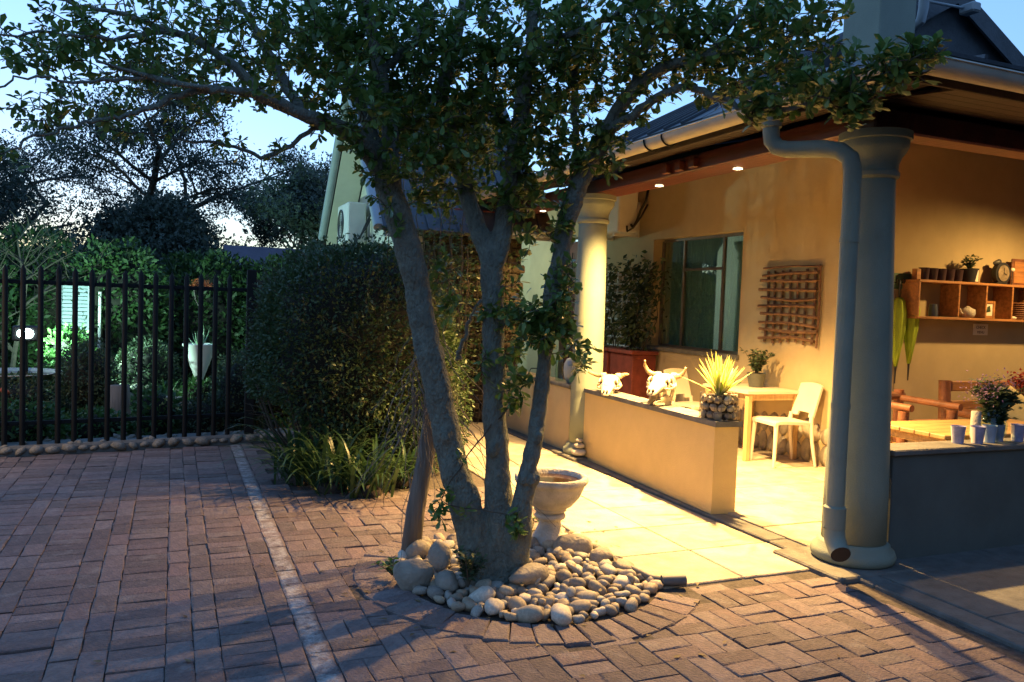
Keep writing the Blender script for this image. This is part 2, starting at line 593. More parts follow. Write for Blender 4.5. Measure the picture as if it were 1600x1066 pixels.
M_cast = mat('cast_stone', (.52, .49, .43), .85, .15, 9, .5, 80, patch=((.27, .24, .19), 4, .58, .15, .6))
M_bone = mat('bone', (.47, .40, .29), .65, .12, 10, .35, 60, patch=((.24, .17, .09), 14, .54, .15, .65))
M_horn = mat('horn', (.42, .29, .15), .5, .2, 20, .5, 60, stretch=(1, 1, 4))
M_teeth = mat('teeth', (.62, .5, .33), .5, .2, 40)
M_socket = mat('socket', (.06, .04, .025), .9)
M_tabletop = mat('white_laminate', (.62, .54, .42), .45, .05, 5)
M_pine = mat('pale_wood', (.50, .33, .15), .55, .15, 6, .15, 50, stretch=(6, 6, .6))
M_plastic = mat('cream_plastic', (.66, .60, .50), .4, .03, 4)
M_orange = mat('oiled_wood', (.42, .19, .06), .5, .25, 7, .2, 50, stretch=(.4, 4, 4))
M_log = mat('log_wood', (.20, .075, .032), .55, .25, 8, .3, 40)
M_plank = mat('plank_wood', (.46, .27, .10), .55, .2, 5, .2, 40, stretch=(.4, 5, 5))
M_stick = mat('bark_stick', (.20, .11, .065), .9, .25, 14, .6, 50)
M_terracotta = mat('red_planter', (.22, .045, .03), .7, .2, 7, .2)
M_zinc = mat('zinc', (.09, .10, .095), .42, .15, 10, metal=.2)
M_wire = mat('wire', (.2, .19, .17), .4, metal=.8)
M_yucca = leafmat('yucca_green', (.26, .36, .04), (.36, .45, .07), .4, .35)
M_yuccaedge = leafmat('yucca_margin', (.74, .70, .26), (.8, .74, .38), .4, .3)
M_aloe = leafmat('aloe_leaf', (.16, .26, .15), (.2, .31, .18), .45, .1)
M_flower = mat('orange_flower', (.65, .13, .04), .7, .2, 30)
M_mauve = leafmat('mauve_flower', (.22, .13, .26), (.32, .2, .34), .7, .3)
M_red = leafmat('red_flower', (.30, .03, .03), (.40, .06, .05), .7, .3)
M_cup = mat('frosted_cup', (.33, .34, .55), .4, .15, 20)
M_cupw = mat('cup_paper', (.72, .66, .62), .5, .05, 20)
M_umbrella = mat('green_cloth', (.33, .47, .03), .75, .2, 12, stretch=(3, 3, .3))
M_rail = mat('green_board', (.05, .13, .09), .6, .3, 12)
M_paper = mat('paper', (.75, .70, .6), .8, .03)
M_ink = mat('ink', (.05, .045, .04), .8)
M_cushion = mat('cream_cloth', (.66, .57, .28), .9, .06, 12, .3, 200)
M_bamboo = mat('bamboo_print', (.10, .11, .03), .9)
M_purple = mat('shed_roof', (.055, .05, .085), .6, .15, 4)
M_louvre = mat('louvre_paint', (.32, .37, .40), .6, .05)
M_glass = glassmat('window_glass', (.85, 1.0, .97), 0.0, .16)
M_clear = glassmat('clear_glass', (.86, .95, .93), 0.02, .0)
M_curtain = mat('net_curtain', (.17, .235, .24), .9, .2, 20, stretch=(8, 8, .4))
M_lens = mat('flood_lens', (.9, 1, 1), .4, emis=(.72, 1.0, .95), emis_s=60)
M_bulb = mat('lamp_glow', (1, .8, .5), .4, emis=(1.0, .78, .45), emis_s=25)
M_copper = mat('water', (.045, .025, .012), .08, .2, 6)
M_rubber = mat('grey_hose', (.12, .12, .115), .6, .1, 12)

# ------------------------------------------------------------------ ground
g = MB()
g.add([(-260, -200, -.075), (260, -200, -.075), (260, 320, -.075), (-260, 320, -.075)], [(0, 1, 2, 3)])
struct('ground', g, M_soil)

BX, BY = 1.93, 4.42            # stone bed round the tree


def bed_r(a):                  # outline of the bed: flattened towards the back, open towards the slabs
    return 0.80 + 0.10 * cos(a + .9) + 0.02 * sin(3 * a)


def in_bed(x, y, grow=0.0):
    dx, dy = x - BX, y - BY
    return math.hypot(dx, dy) < bed_r(math.atan2(dy, dx)) + grow


SL_X0, SL_X1, SL_Y0 = 2.62, 3.83, 3.85          # slab walk beside the veranda
KERB_Y = lambda x: 9.02 + .148 * (x - .79)      # foot of the fence kerb

# ---- brick paving in basket weave: each piece has its own edges; the joints lie lower
pv = MB()
pv.add([(-4.5, 1.2, -.012), (3.86, 1.2, -.012), (3.86, 9.3, -.012), (-4.5, 9.3, -.012)], [(0, 1, 2, 3)])
pavement = struct('brick_pavement', pv, M_sand)


def brick_mesh(L, W, seed, taper=0.0):
    """Worn paver, top at z = 0: pillowed top with broken arrises."""
    rr = random.Random(seed)
    b = MB()
    l, w_ = L / 2, W / 2
    vs = []
    for z, ins in ((-.055, 0), (-.006, 0), (-.0012, .003), (0.0, .010)):
        for sx, sy in ((-1, -1), (0, -1), (1, -1), (1, 1), (0, 1), (-1, 1)):
            j = .004 if z > -.03 else 0
            vs.append((sx * (l - ins) + rr.uniform(-j, j), sy * (w_ - ins) * (1 + taper * sx) + rr.uniform(-j, j), z + (rr.uniform(-.0025, .0015) if z > -.012 else 0)))
    fs = []
    for i in range(3):
        for k in range(6):
            k2 = (k + 1) % 6
            fs.append((i * 6 + k, i * 6 + k2, i * 6 + 6 + k2, i * 6 + 6 + k))
    fs += [(18, 19, 22, 23), (19, 20, 21, 22)]
    return b.add(vs, fs)


random.seed(5)
bricks = []                    # x, y, rot, painted
MOD = .232
i0, i1 = int(-4.3 / MOD), int(3.9 / MOD)
j0, j1 = int(1.3 / MOD), int(9.3 / MOD)
RING = .235
def lay(x, y, hx, hy, rot):
    if x + hx > 3.79 and y < SL_Y0:
        return
    if y + hy > SL_Y0 + .085 and x + hx > SL_X0 + .085:
        return
    under = y + hy > SL_Y0 - .004 and x + hx > SL_X0 - .004
    if in_bed(x, y, RING - .055):
        return
    if y > KERB_Y(x) - .02 or x > .85 and y > 6.55 + .45 * max(0, 1.5 - x):
        return
    bricks.append((x, y, rot + random.gauss(0, .012), abs(x - .62) < .19, -.006 if in_bed(x, y, RING + .10) or under else 0))


XS = .686                                       # the painted line stands on the last narrow course of the parking bay
for i in range(i0, i1):                         # basket weave towards the house
    for j in range(j0, j1):
        cx, cy = XS + (i + .5) * MOD, (j + .5) * MOD
        if cx < XS:
            continue
        for k in (-1, 1):
            if (i + j) % 2:
                lay(cx, cy + k * MOD / 4, MOD / 2, MOD / 4, 0)
            else:
                lay(cx + k * MOD / 4, cy, MOD / 4, MOD / 2, pi / 2)
x = XS
col_i = 0
while x > -4.4:                                 # parking bay: two narrow courses along, one wide course across, repeated
    wide = col_i % 3 == 2
    wd = MOD if wide else MOD / 2
    off = random.random() * MOD
    yy = 1.3 - off
    while yy < 9.4:
        if wide:
            lay(x - wd / 2, yy + MOD / 4, MOD / 2, MOD / 4, 0)
            yy += MOD / 2
        else:
            lay(x - wd / 2, yy + MOD / 2, MOD / 4, MOD / 2, pi / 2)
            yy += MOD
    x -= wd
    col_i += 1
ringb = []
nr = 52
for k in range(nr):
    a = 2 * pi * k / nr
    r = bed_r(a) + RING / 2 - .01
    x, y = BX + r * cos(a), BY + r * sin(a)
    if x > SL_X0 - .12 and y > SL_Y0 - .1 or (a % (2 * pi)) < 1.75 and y > 4.6:
        continue
    ringb.append((x, y, a + random.gauss(0, .02), False))

NB = 10
bmeshes = [brick_mesh(MOD - .0035, MOD / 2 - .0035, s).mesh('brick', M_brick) for s in range(NB)]
pmeshes = [brick_mesh(MOD - .0035, MOD / 2 - .0035, s).mesh('brick', M_brickpaint) for s in range(NB)]
rmeshes = [brick_mesh(RING - .004, .1085, 40 + s, .115).mesh('brick', M_brick) for s in range(5)]


def seen(x, y, z=0):           # inside the photograph's field of view?
    v = Vector((x, y, z - 1.6))
    d = v.dot(Fv)
    if d < .1:
        return None
    px, py = 800 + 1260.5 * v.dot(Rv) / d, 533 - 1260.5 * v.dot(Uv) / d
    return d if -20 < px < 1620 and -20 < py < 1086 else None


order = sorted(range(len(bricks)), key=lambda q: seen(*bricks[q][:2]) or 1e3)
single = set(order[:300 - len(ringb)])
rest = {False: MB(), True: MB()}
for q, (x, y, a, paint, dz_) in enumerate(bricks):
    z = random.gauss(0, .0022) + dz_
    tx, ty = random.gauss(0, .008), random.gauss(0, .008)
    me = (pmeshes if paint else bmeshes)[random.randrange(NB)]
    if q in single:
        put('brick', me, pavement, (x, y, z), (tx, ty, a + (pi if random.random() < .5 else 0)))
    else:
        R_ = Matrix.Rotation(a, 3, 'Z')
        src = bmeshes[random.randrange(NB)]
        rest[paint].add([R_ @ v.co + Vector((x, y, z + v.co.x * ty)) for v in src.vertices], [tuple(p.vertices) for p in src.polygons])
for x, y, a, _ in ringb:
    put('brick', random.choice(rmeshes), pavement, (x, y, random.gauss(.004, .002)), (random.gauss(0, .012), random.gauss(0, .012), a))
stuff(obj('brick_field', rest[False], M_brick, pavement))
stuff(obj('painted_brick_row', rest[True], M_brickpaint, pavement))

# ---- slab walk and veranda floor
wk = MB()
wk.add([(SL_X0, SL_Y0, -.014), (3.86, SL_Y0, -.014), (3.86, 12, -.014), (SL_X0, 12, -.014)], [(0, 1, 2, 3)])
walk = struct('slab_walk', wk, M_sand)
xs = [SL_X0, 3.19, SL_X1]
y = SL_Y0
row = 0
while y < 10:
    h = .56
    for a in range(2):
        b = MB().box((xs[a] + .005, y + .005, -.05), (xs[a + 1] - .005, y + h - .005, random.gauss(.002, .0018)), .006)
        obj('slab', b, M_slab, walk)
    y += h
    row += 1
vf = MB()
vf.add([(3.86, 1.6, -.02), (11.5, 1.6, -.02), (11.5, 14, -.02), (3.86, 14, -.02)], [(0, 1, 2, 3)])
vfloor = struct('veranda_floor', vf, M_sand)
for yy in np.arange(4.12, 10.5, .56):
    for a in range(4):
        x0 = 4.02 + a * .57
        if yy > 8 and a > 1 and False:
            continue
        b = MB().box((x0 + .004, yy + .004, -.03), (x0 + .566, yy + .556, .022 + random.gauss(0, .0015)), .006)
        obj('slab', b, M_slab, vfloor)
big = MB()
for x0 in np.arange(4.02, 11, 1.14):
    for (ya, yb) in ((1.7, 2.9), (2.904, 4.112)):
        big.box((x0 + .003, ya, -.03), (x0 + 1.137, yb, .015), .006)
obj('apron', big, M_concrete, vfloor)
rgt = MB()
for x0 in np.arange(6.31, 11, .57):
    for yy in np.arange(4.12, 6.0, .56):
        rgt.box((x0 + .004, yy + .004, -.03), (x0 + .566, yy + .556, .022), .006)
obj('slab_field', rgt, M_slab, vfloor)
kb = MB().add([(3.84, 1.6, -.018), (4.01, 1.6, -.018), (4.01, 11, -.018), (3.84, 11, -.018)], [(0, 1, 2, 3)])
kerb = struct('veranda_kerb', kb, M_sand)
yy = 1.65
while yy < 10:
    L = .92
    obj('kerb_block', MB().box((3.845, yy, -.05), (4.01, yy + L - .006, .014 + random.gauss(0, .001)), .008), M_concrete, kerb)
    yy += L

# ------------------------------------------------------------------ the house with its veranda
house = thing('veranda_house', 'ochre plastered house with a lamp-lit veranda on round columns', 'house', (6.26, 6.05, 0))


def wall_poly(name, pts, mt, parent=house):
    b = MB()
    for lo, hi, ch in pts:
        b.box(lo, hi, ch)
    return obj(name, b, mt, parent)


WY0, WY1, WZ0, WZ1 = 7.87, 9.82, 1.06, 2.57      # window opening in the long wall
wall_poly('wall', [((6.26, 6.052, -.05), (6.5, WY0, 3.5), 0), ((6.26, WY0, -.05), (6.5, WY1, WZ0), 0), ((6.26, WY0, WZ1), (6.5, WY1, 3.5), 0),
                   ((6.26, WY1, -.05), (6.5, 11.9, 3.5), 0), ((6.26, 12.75, -.05), (6.5, 16, 3.5), 0), ((6.26, 11.9, 2.75), (6.5, 12.75, 3.5), 0)], M_plaster)
wall_poly('wall', [((6.262, 6.05, -.05), (11.5, 6.3, 3.5), 0)], M_plaster)
# stone plinth showing under the table
random.seed(3)
yy = 6.12
while yy < 9.8:
    wd = random.uniform(.12, .24)
    zz = .02
    for r in range(2):
        hh_ = random.uniform(.17, .25)
        obj('plinth_stone', MB().stone((6.262, yy + wd / 2, zz + hh_ / 2), (.045, wd * .54, hh_ * .54), int(yy * 50) + r, .1, 2), M_boulder, house, True)
        zz += hh_
    yy += wd
dz = MB().box((6.33, 11.95, .02), (6.38, 12.7, 2.3), .01)
door = obj('door', dz, M_beam, house)
arch = MB()
for k in range(9):
    a0, a1 = pi * k / 9, pi * (k + 1) / 9
    yc, zc, r = 12.325, 2.32, .375
    arch.prism([(yc + r * cos(a0), zc + r * sin(a0)), (yc + r * cos(a1), zc + r * sin(a1)), (yc, zc)], 6.33, 6.38, 'x')
obj('door_arch', arch, M_beam, house)
for k in range(4):
    obj('door_bar', MB().tube([(6.30, 12.04 + k * .19, .05), (6.30, 12.04 + k * .19, 2.5)], .009, 6), M_black, house)

# window: steel frame set deep in its reveal, three lights, net curtains behind
win = MB()
FX = 6.40
for yv, t in ((WY0 + .02, .02), (8.42, .022), (9.28, .02), (WY1 - .02, .02)):
    win.box((FX, yv - t, WZ0 + .02), (FX + .045, yv + t, WZ1 - .02), .004)
win.box((FX + .002, WY0 + .04, WZ0), (FX + .043, WY1 - .04, WZ0 + .04), .004)
win.box((FX + .002, WY0 + .04, WZ1 - .04), (FX + .043, WY1 - .04, WZ1), .004)
win.box((FX + .004, 8.442, 2.12), (FX + .041, 9.26, 2.155), .004)
window = obj('window', win, M_steel, house)
obj('pane', MB().box((FX + .018, WY0 + .04, WZ0 + .04), (FX + .024, 8.398, WZ1 - .04)), M_glass, window)
obj('pane', MB().box((FX + .018, 8.442, WZ0 + .04), (FX + .024, 9.26, 2.12)), M_glass, window)
obj('pane', MB().box((FX + .018, 8.442, 2.155), (FX + .024, 9.26, WZ1 - .04)), M_glass, window)
obj('pane', MB().box((FX + .018, 9.30, WZ0 + .04), (FX + .024, WY1 - .04, WZ1 - .04)), M_glass, window)
obj('sill', MB().box((6.23, WY0 - .03, WZ0 - .05), (6.44, WY1 + .03, WZ0 + .012), .008), M_concrete, window)
cu = MB()
for (ya, yb) in ((WY0, WY1),):
    n = int((yb - ya) / .025)
    pts = [(6.478 + .011 * sin(k * 1.9), ya + (yb - ya) * k / n) for k in range(n + 1)]
    cu.add([(x, y, 1.07) for x, y in pts] + [(x, y, 2.565) for x, y in pts], [(k, k + 1, n + 2 + k, n + 1 + k) for k in range(n)])
obj('curtain', cu, M_curtain, window)
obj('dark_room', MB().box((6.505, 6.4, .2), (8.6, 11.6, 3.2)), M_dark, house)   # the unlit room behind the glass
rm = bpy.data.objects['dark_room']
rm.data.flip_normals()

# beams on the columns, ceiling, fascia
obj('beam', MB().box((3.985, 3.80, 2.755), (4.29, 10.0, 2.90), .012), M_beam, house)
obj('beam', MB().box((4.295, 3.80, 2.755), (11.5, 3.995, 2.90), .012), M_beam, house)


def cz(x, y):                                    # raked ceiling, mitred at the corner of the veranda
    return 2.91 + .23 * min(max(0, x - 4.18), max(0, y - 4.0))


ce = MB()                                        # board by board, each following the rake
k = 0
while 4.18 + k * .115 < 6.24:
    xa, xb = 4.181 + k * .115, 4.293 + k * .115
    ys_ = 4.0 + (xa - 4.18)
    z0, z1 = 2.91 + .23 * (xa - 4.18), 2.91 + .23 * (xb - 4.18)
    ce.add([(xa, ys_, z0), (xb, ys_ + .112, z1), (xb, 13.5, z1), (xa, 13.5, z0), (xa, ys_, z0 + .02), (xb, ys_ + .112, z1 + .02), (xb, 13.5, z1 + .02), (xa, 13.5, z0 + .02)],
           [(3, 2, 1, 0), (4, 5, 6, 7), (0, 1, 5, 4), (1, 2, 6, 5), (2, 3, 7, 6), (3, 0, 4, 7)])
    k += 1
obj('ceiling', ce, M_soffit, house)
ce = MB()
for k in range(18):
    ya, yb = 4.001 + k * .115, 4.113 + k * .115
    xs_ = 4.18 + (ya - 4.0)
    z0, z1 = 2.91 + .23 * (ya - 4.0), 2.91 + .23 * (yb - 4.0)
    ce.add([(xs_, ya, z0), (11.4, ya, z0), (11.4, yb, z1), (xs_ + .112, yb, z1), (xs_, ya, z0 + .02), (11.4, ya, z0 + .02), (11.4, yb, z1 + .02), (xs_ + .112, yb, z1 + .02)],
           [(3, 2, 1, 0), (4, 5, 6, 7), (0, 1, 5, 4), (1, 2, 6, 5), (2, 3, 7, 6), (3, 0, 4, 7)])
obj('ceiling', ce, M_soffit, house)
so = MB()                                                       # sloping eaves boards outside the beam
n = 5
for k in range(n):
    xa, xb = 3.60 + (3.985 - 3.60) * k / n, 3.60 + (3.985 - 3.60) * (k + 1) / n
    za, zb = 2.87 + .06 * k / n, 2.87 + .06 * (k + 1) / n
    so.add([(xa + .002, 3.22, za), (xb - .002, 3.22, zb), (xb - .002, 10, zb), (xa + .002, 10, za), (xa + .002, 3.22, za + .02), (xb - .002, 3.22, zb + .02), (xb - .002, 10, zb + .02), (xa + .002, 10, za + .02)],
           [(3, 2, 1, 0), (4, 5, 6, 7), (0, 1, 5, 4), (1, 2, 6, 5), (2, 3, 7, 6), (3, 0, 4, 7)])
for k in range(n):
    ya, yb = 3.26 + .54 * k / n, 3.26 + .54 * (k + 1) / n
    za, zb = 2.87 + .06 * k / n, 2.87 + .06 * (k + 1) / n
    so.add([(3.99, ya + .002, za), (11.5, ya + .002, za), (11.5, yb - .002, zb), (3.99, yb - .002, zb), (3.99, ya + .002, za + .02), (11.5, ya + .002, za + .02), (11.5, yb - .002, zb + .02), (3.99, yb - .002, zb + .02)],
           [(3, 2, 1, 0), (4, 5, 6, 7), (0, 1, 5, 4), (1, 2, 6, 5), (2, 3, 7, 6), (3, 0, 4, 7)])
obj('soffit', so, M_eaves, house)
for k in range(3):                                              # paired bolts of timber that stick out over the beam
    obj('rafter_end', MB().box((3.93, 5.62 + k * .2, 2.775), (3.982, 5.70 + k * .2, 2.86), .006), M_beam, house)
obj('fascia', MB().box((3.592, 3.19, 2.85), (3.612, 10, 2.985), .004), M_eaves, house)
obj('fascia', MB().box((3.615, 3.19, 2.85), (11.5, 3.212, 2.985), .004), M_eaves, house)


def gutter(p0, p1, name='gutter'):
    """Half-round gutter with a rolled lip, open on top."""
    p0, p1 = Vector(p0), Vector(p1)
    d = (p1 - p0).normalized()
    s = d.cross(Vector((0, 0, 1)))
    prof = [(cos(a) * .068, sin(a) * .068) for a in np.linspace(pi, 2 * pi, 11)]
    prof = [(-.074, .012), (-.077, .004)] + prof + [(.077, .004), (.074, .012)]
    prof += [(c * .9, z_ * .9 + .004) for c, z_ in prof[::-1]]
    b = MB()
    n_ = len(prof)
    vs = [p + s * c + Vector((0, 0, z_)) for p in (p0, p1) for c, z_ in prof]
    fs = [(k, (k + 1) % n_, n_ + (k + 1) % n_, n_ + k) for k in range(n_)]
    b.add(vs, fs)
    return obj(name, b, M_gutter, house, angle=40)


gu = gutter((3.51, 3.11, 2.935), (3.51, 10.0, 2.935))
gutter((3.585, 3.11, 2.935), (11.5, 3.11, 2.935))
for yy in (5.35, 5.6, 6.9, 8.2):
    b = MB()
    a_ = np.linspace(pi, 2 * pi, 12)
    b.tube([(3.51 + cos(a) * .078, yy, 2.935 + sin(a) * .078) for a in a_], .007, 6)
    obj('bracket', b, M_black, gu)

# downpipe with swan neck at the near column
dp = MB()
P = [(3.52, 4.20, 2.90), (3.52, 4.20, 2.76), (3.525, 4.195, 2.70), (3.545, 4.165, 2.655), (3.58, 4.11, 2.635), (3.655, 3.88, 2.612), (3.70, 3.79, 2.59), (3.725, 3.73, 2.54), (3.732, 3.713, 2.47), (3.735, 3.71, 2.3), (3.735, 3.71, .40), (3.735, 3.70, .25)]
dp.tube(P, .053, 16, caps=False)
downpipe = obj('downpipe', dp, M_colm, house, angle=50)
obj('socket_collar', MB().lathe([(.054, .30), (.065, .305), (.067, .43), (.055, .44)], 18, (3.735, 3.71, 0)), M_colm, downpipe, angle=40)
obj('socket_collar', MB().lathe([(.054, 2.78), (.064, 2.785), (.064, 2.86), (.054, 2.865)], 18, (3.52, 4.20, 0)), M_colm, downpipe, angle=40)
sh = MB()
sh.tube([(3.735, 3.71, .30), (3.735, 3.70, .24), (3.725, 3.66, .19), (3.705, 3.615, .165)], [.062, .062, .060, .060], 16, caps=False)
obj('shoe', sh, M_colm, downpipe, angle=50)
sh = MB().tube([(3.711, 3.626, .170), (3.707, 3.619, .1665)], .058, 16)
obj('shoe_mouth', sh, M_dark, downpipe)

for zz in (1.05, 2.05):                              # straps that hold the pipe to the column
    obj('strap', MB().lathe([(.0545, zz - .016), (.0575, zz - .016), (.0575, zz + .016), (.0545, zz + .016)], 18, (3.735, 3.71, 0), closed=True), M_colm, downpipe, angle=40)


# columns
def column(cx, cy, rb, rt, ztop=2.755):
    col = obj('column', MB().lathe([(rb, .10), (rb * .99, .5), ((rb + rt) / 2 * 1.02, 1.4), (rt, 2.42), (rt, 2.50)], 36, (cx, cy, 0)), M_colm, house, True)
    obj('base_moulding', MB().lathe([(rb + .03, .0), (rb + .055, .012), (rb + .065, .045), (rb + .052, .078), (rb + .03, .092), (rb + .026, .115), (rb + .006, .13)], 36, (cx, cy, .022)), M_colm, col, angle=60)
    obj('capital', MB().lathe([(rt + .002, 2.46), (rt + .02, 2.475), (rt + .022, 2.50), (rt + .01, 2.515), (rt + .012, 2.555), (rt + .03, 2.60), (rt + .055, 2.635), (rt + .068, 2.66), (rt + .068, 2.70), (rt + .085, 2.705), (rt + .085, ztop - .003)], 36, (cx, cy, 0)), M_colm, col, angle=40)
    return col


column(4.095, 3.90, .197, .134)
column(4.06, 7.56, .168, .150)
column(4.06, 10.9, .168, .150)
obj('plinth', MB().box((3.80, 7.30, -.02), (4.32, 7.82, .035), .01), M_concrete, house)
obj('plinth', MB().box((3.70, 3.60, -.02), (4.40, 4.20, .024), .01), M_concrete, house)

# recessed lamps
for yy in DOWN_Y:
    dl = obj('downlight', MB().lathe([(.048, 2.752), (.05, 2.748), (.044, 2.747), (.040, 2.753)], 20, (LAMP_X, yy, 0), closed=True), M_zinc, house, True)
    obj('bulb', MB().lathe([(.0, 2.7505), (.036, 2.7505), (.038, 2.7535)], 16, (LAMP_X, yy, 0)), M_bulb, dl)

# roofs: gable over the near veranda, hipped at its far end, and the longer roof behind
def sheet(name, quad, mt, parent, n=0, th=.02):
    """Roof slope as a slab, with raised seams running up it."""
    a, b_, c, d = [Vector(q) for q in quad]
    nrm = (b_ - a).cross(d - a).normalized()
    mb = MB()
    vs = [a, b_, c, d, a + nrm * th, b_ + nrm * th, c + nrm * th, d + nrm * th]
    mb.add(vs, [(3, 2, 1, 0), (4, 5, 6, 7), (0, 1, 5, 4), (1, 2, 6, 5), (2, 3, 7, 6), (3, 0, 4, 7)])
    for k in range(1, n):
        t = k / n
        p, q = a.lerp(b_, t), d.lerp(c, t)
        if (q - p).length < .1:
            continue
        e = (b_ - a).normalized() * .012
        lo, hi = nrm * (th + .001), nrm * (th + .022)
        mb.add([p - e + lo, p + e + lo, q + e + lo, q - e + lo, p - e + hi, p + e + hi, q + e + hi, q - e + hi],
               [(3, 2, 1, 0), (4, 5, 6, 7), (0, 1, 5, 4), (1, 2, 6, 5), (2, 3, 7, 6), (3, 0, 4, 7)])
    return obj(name, mb, mt, parent)


EZ = 2.965
rx, rz, GY = 5.97, EZ + (5.97 - 3.50) * .57, 4.93
hx_ = 3.50 + (GY - 3.1) * .2 / .57
hz_ = EZ + (GY - 3.1) * .2
roof = sheet('roof', [(3.50, 7.25, EZ), (3.50, GY, EZ), (rx, GY, rz), (rx, GY + .02, rz)], M_slate, house, 10)
b = MB()
b.add([(3.50, 3.10, EZ), (hx_, GY, hz_), (3.50, GY, EZ), (3.50, 3.10, EZ + .02), (hx_, GY, hz_ + .02), (3.50, GY, EZ + .02)], [(0, 1, 2), (5, 4, 3), (0, 3, 4, 1), (1, 4, 5, 2), (2, 5, 3, 0)])
obj('roof', b, M_slate, house)
sheet('roof', [(rx, GY, rz), (7.63, GY, rz - 1.66 * .57), (7.63, 6.5, rz - 1.66 * .57), (rx, GY + .02, rz)], M_slate, house, 10)
b = MB()
hp_ = [Vector(q) for q in ((7.63, 6.6, EZ + .39), (6.4, 6.28, EZ + .58), (3.505, 7.25, EZ), (rx, GY + .03, rz))]
b.add(hp_ + [q + Vector((0, .01, .02)) for q in hp_], [(3, 2, 1, 0), (4, 5, 6, 7), (0, 1, 5, 4), (1, 2, 6, 5), (2, 3, 7, 6), (3, 0, 4, 7)])
obj('roof', b, M_slate, house)
sheet('roof', [(3.50, 10.1, EZ - .02), (3.50, 7.22, EZ - .02), (6.4, 6.26, EZ + .55), (6.4, 10.1, EZ + .55)], M_slate, house, 16)
sheet('roof', [(3.56, 3.06, EZ), (11.5, 3.06, EZ), (11.5, GY + .4, hz_ + .07), (hx_ + .06, GY + .4, hz_ + .07)], M_slate, house, 20)
sheet('roof', [(7.55, GY + .35, hz_ + .08), (11.5, GY + .35, hz_ + .08), (11.5, 8.2, hz_ + .6), (7.55, 8.2, hz_ + .6)], M_slate, house, 14)
gb = MB()
gz = lambda x: rz - abs(x - rx) * .57 - .004
gb.prism([(hx_ + .25, hz_ - .1), (7.6, hz_ - .1), (7.6, gz(7.6)), (rx, gz(rx) + .012), (hx_ + .25, gz(hx_ + .25))], GY + .06, GY + .16, 'y')
obj('gable_wall', gb, M_board, house)
for xe in (hx_ - .02, 7.66):
    p0, p1 = Vector((rx, GY - .01, rz + .015)), Vector((xe, GY - .01, rz + .015 - abs(xe - rx) * .57))
    b = MB()
    dn = Vector((0, 0, -.17)); th = Vector((0, -.024, 0))
    q = [p0, p1, p1 + dn, p0 + dn]
    if xe < rx:
        q = [q[1], q[0], q[3], q[2]]
    b.add(q + [v + th for v in q], [(0, 1, 2, 3), (7, 6, 5, 4), (0, 4, 5, 1), (1, 5, 6, 2), (2, 6, 7, 3), (3, 7, 4, 0)])
    obj('barge_board', b, M_board, house)
chm = MB().box((4.60, 4.40, 3.15), (4.95, 4.75, 5.05), .008)
chm.box((4.56, 4.36, 5.05), (4.99, 4.79, 5.14), .01)
obj('chimney', chm, M_colm, roof)
fl = MB().tube([(5.36, 5.24, 3.86), (5.36, 4.80, 3.88), (5.36, 4.72, 3.92), (5.36, 4.70, 4.02), (5.36, 4.70, 5.2)], .038, 14)
fl.lathe([(.0, 5.2), (.06, 5.21), (.06, 5.26), (.0, 5.30)], 14, (5.36, 4.70, 0))
obj('flue_pipe', fl, M_louvre, roof, angle=40)
# a small camera on a bracket under the gable
sc = thing('security_camera', 'small pale camera on a thin arm under the dark gable', 'camera', (5.97, 4.85, 4.15))
obj('arm', MB().tube([(5.40, 4.72, 4.08), (5.7, 4.78, 4.12), (5.95, 4.82, 4.15)], .012, 8), M_louvre, sc, True)
obj('housing', MB().box((5.93, 4.72, 4.10), (6.03, 4.86, 4.18), .014), M_louvre, sc)

# ------------------------------------------------------------------ low walls of the veranda
lw = MB()
lw.add([(3.875, 5.10, .0), (4.085, 5.08, .0), (4.16, 7.42, .0), (3.97, 7.42, .0), (3.875, 5.10, .70), (4.085, 5.08, .70), (4.16, 7.42, .70), (3.97, 7.42, .70)],
       [(3, 2, 1, 0), (4, 5, 6, 7), (0, 1, 5, 4), (1, 2, 6, 5), (2, 3, 7, 6), (3, 0, 4, 7)])
low = thing('low_wall', 'lit ochre low wall carrying two skulls and a pot of spiky leaves', 'wall', (4.0, 6.2, 0))
obj('wall_body', lw, M_wall_lit, low)
cp = MB()
cp.add([(3.855, 5.07, .702), (4.105, 5.05, .702), (4.19, 7.42, .702), (3.95, 7.42, .702), (3.86, 5.075, .742), (4.10, 5.055, .742), (4.185, 7.42, .742), (3.955, 7.42, .742)],
       [(3, 2, 1, 0), (4, 5, 6, 7), (0, 1, 5, 4), (1, 2, 6, 5), (2, 3, 7, 6), (3, 0, 4, 7)])
obj('coping', cp, M_concrete, low)
low2 = thing('low_wall', 'bluish low wall to the right of the near column with cups along its top', 'wall', (7.9, 3.9, 0))
obj('wall_body', MB().box((4.30, 3.80, .0), (11.5, 3.99, .70), .006), M_wall_shade, low2)
obj('coping', MB().box((4.28, 3.775, .702), (11.5, 4.015, .742), .008), M_concrete, low2)
low3 = thing('low_wall', 'far low wall in shade beyond the second column', 'wall', (4.05, 9.2, 0))
obj('wall_body', MB().box((3.96, 7.74, .0), (4.15, 10.0, .70), .006), M_plaster, low3)
obj('coping', MB().box((3.94, 7.74, .702), (4.17, 10.0, .742), .008), M_concrete, low3)

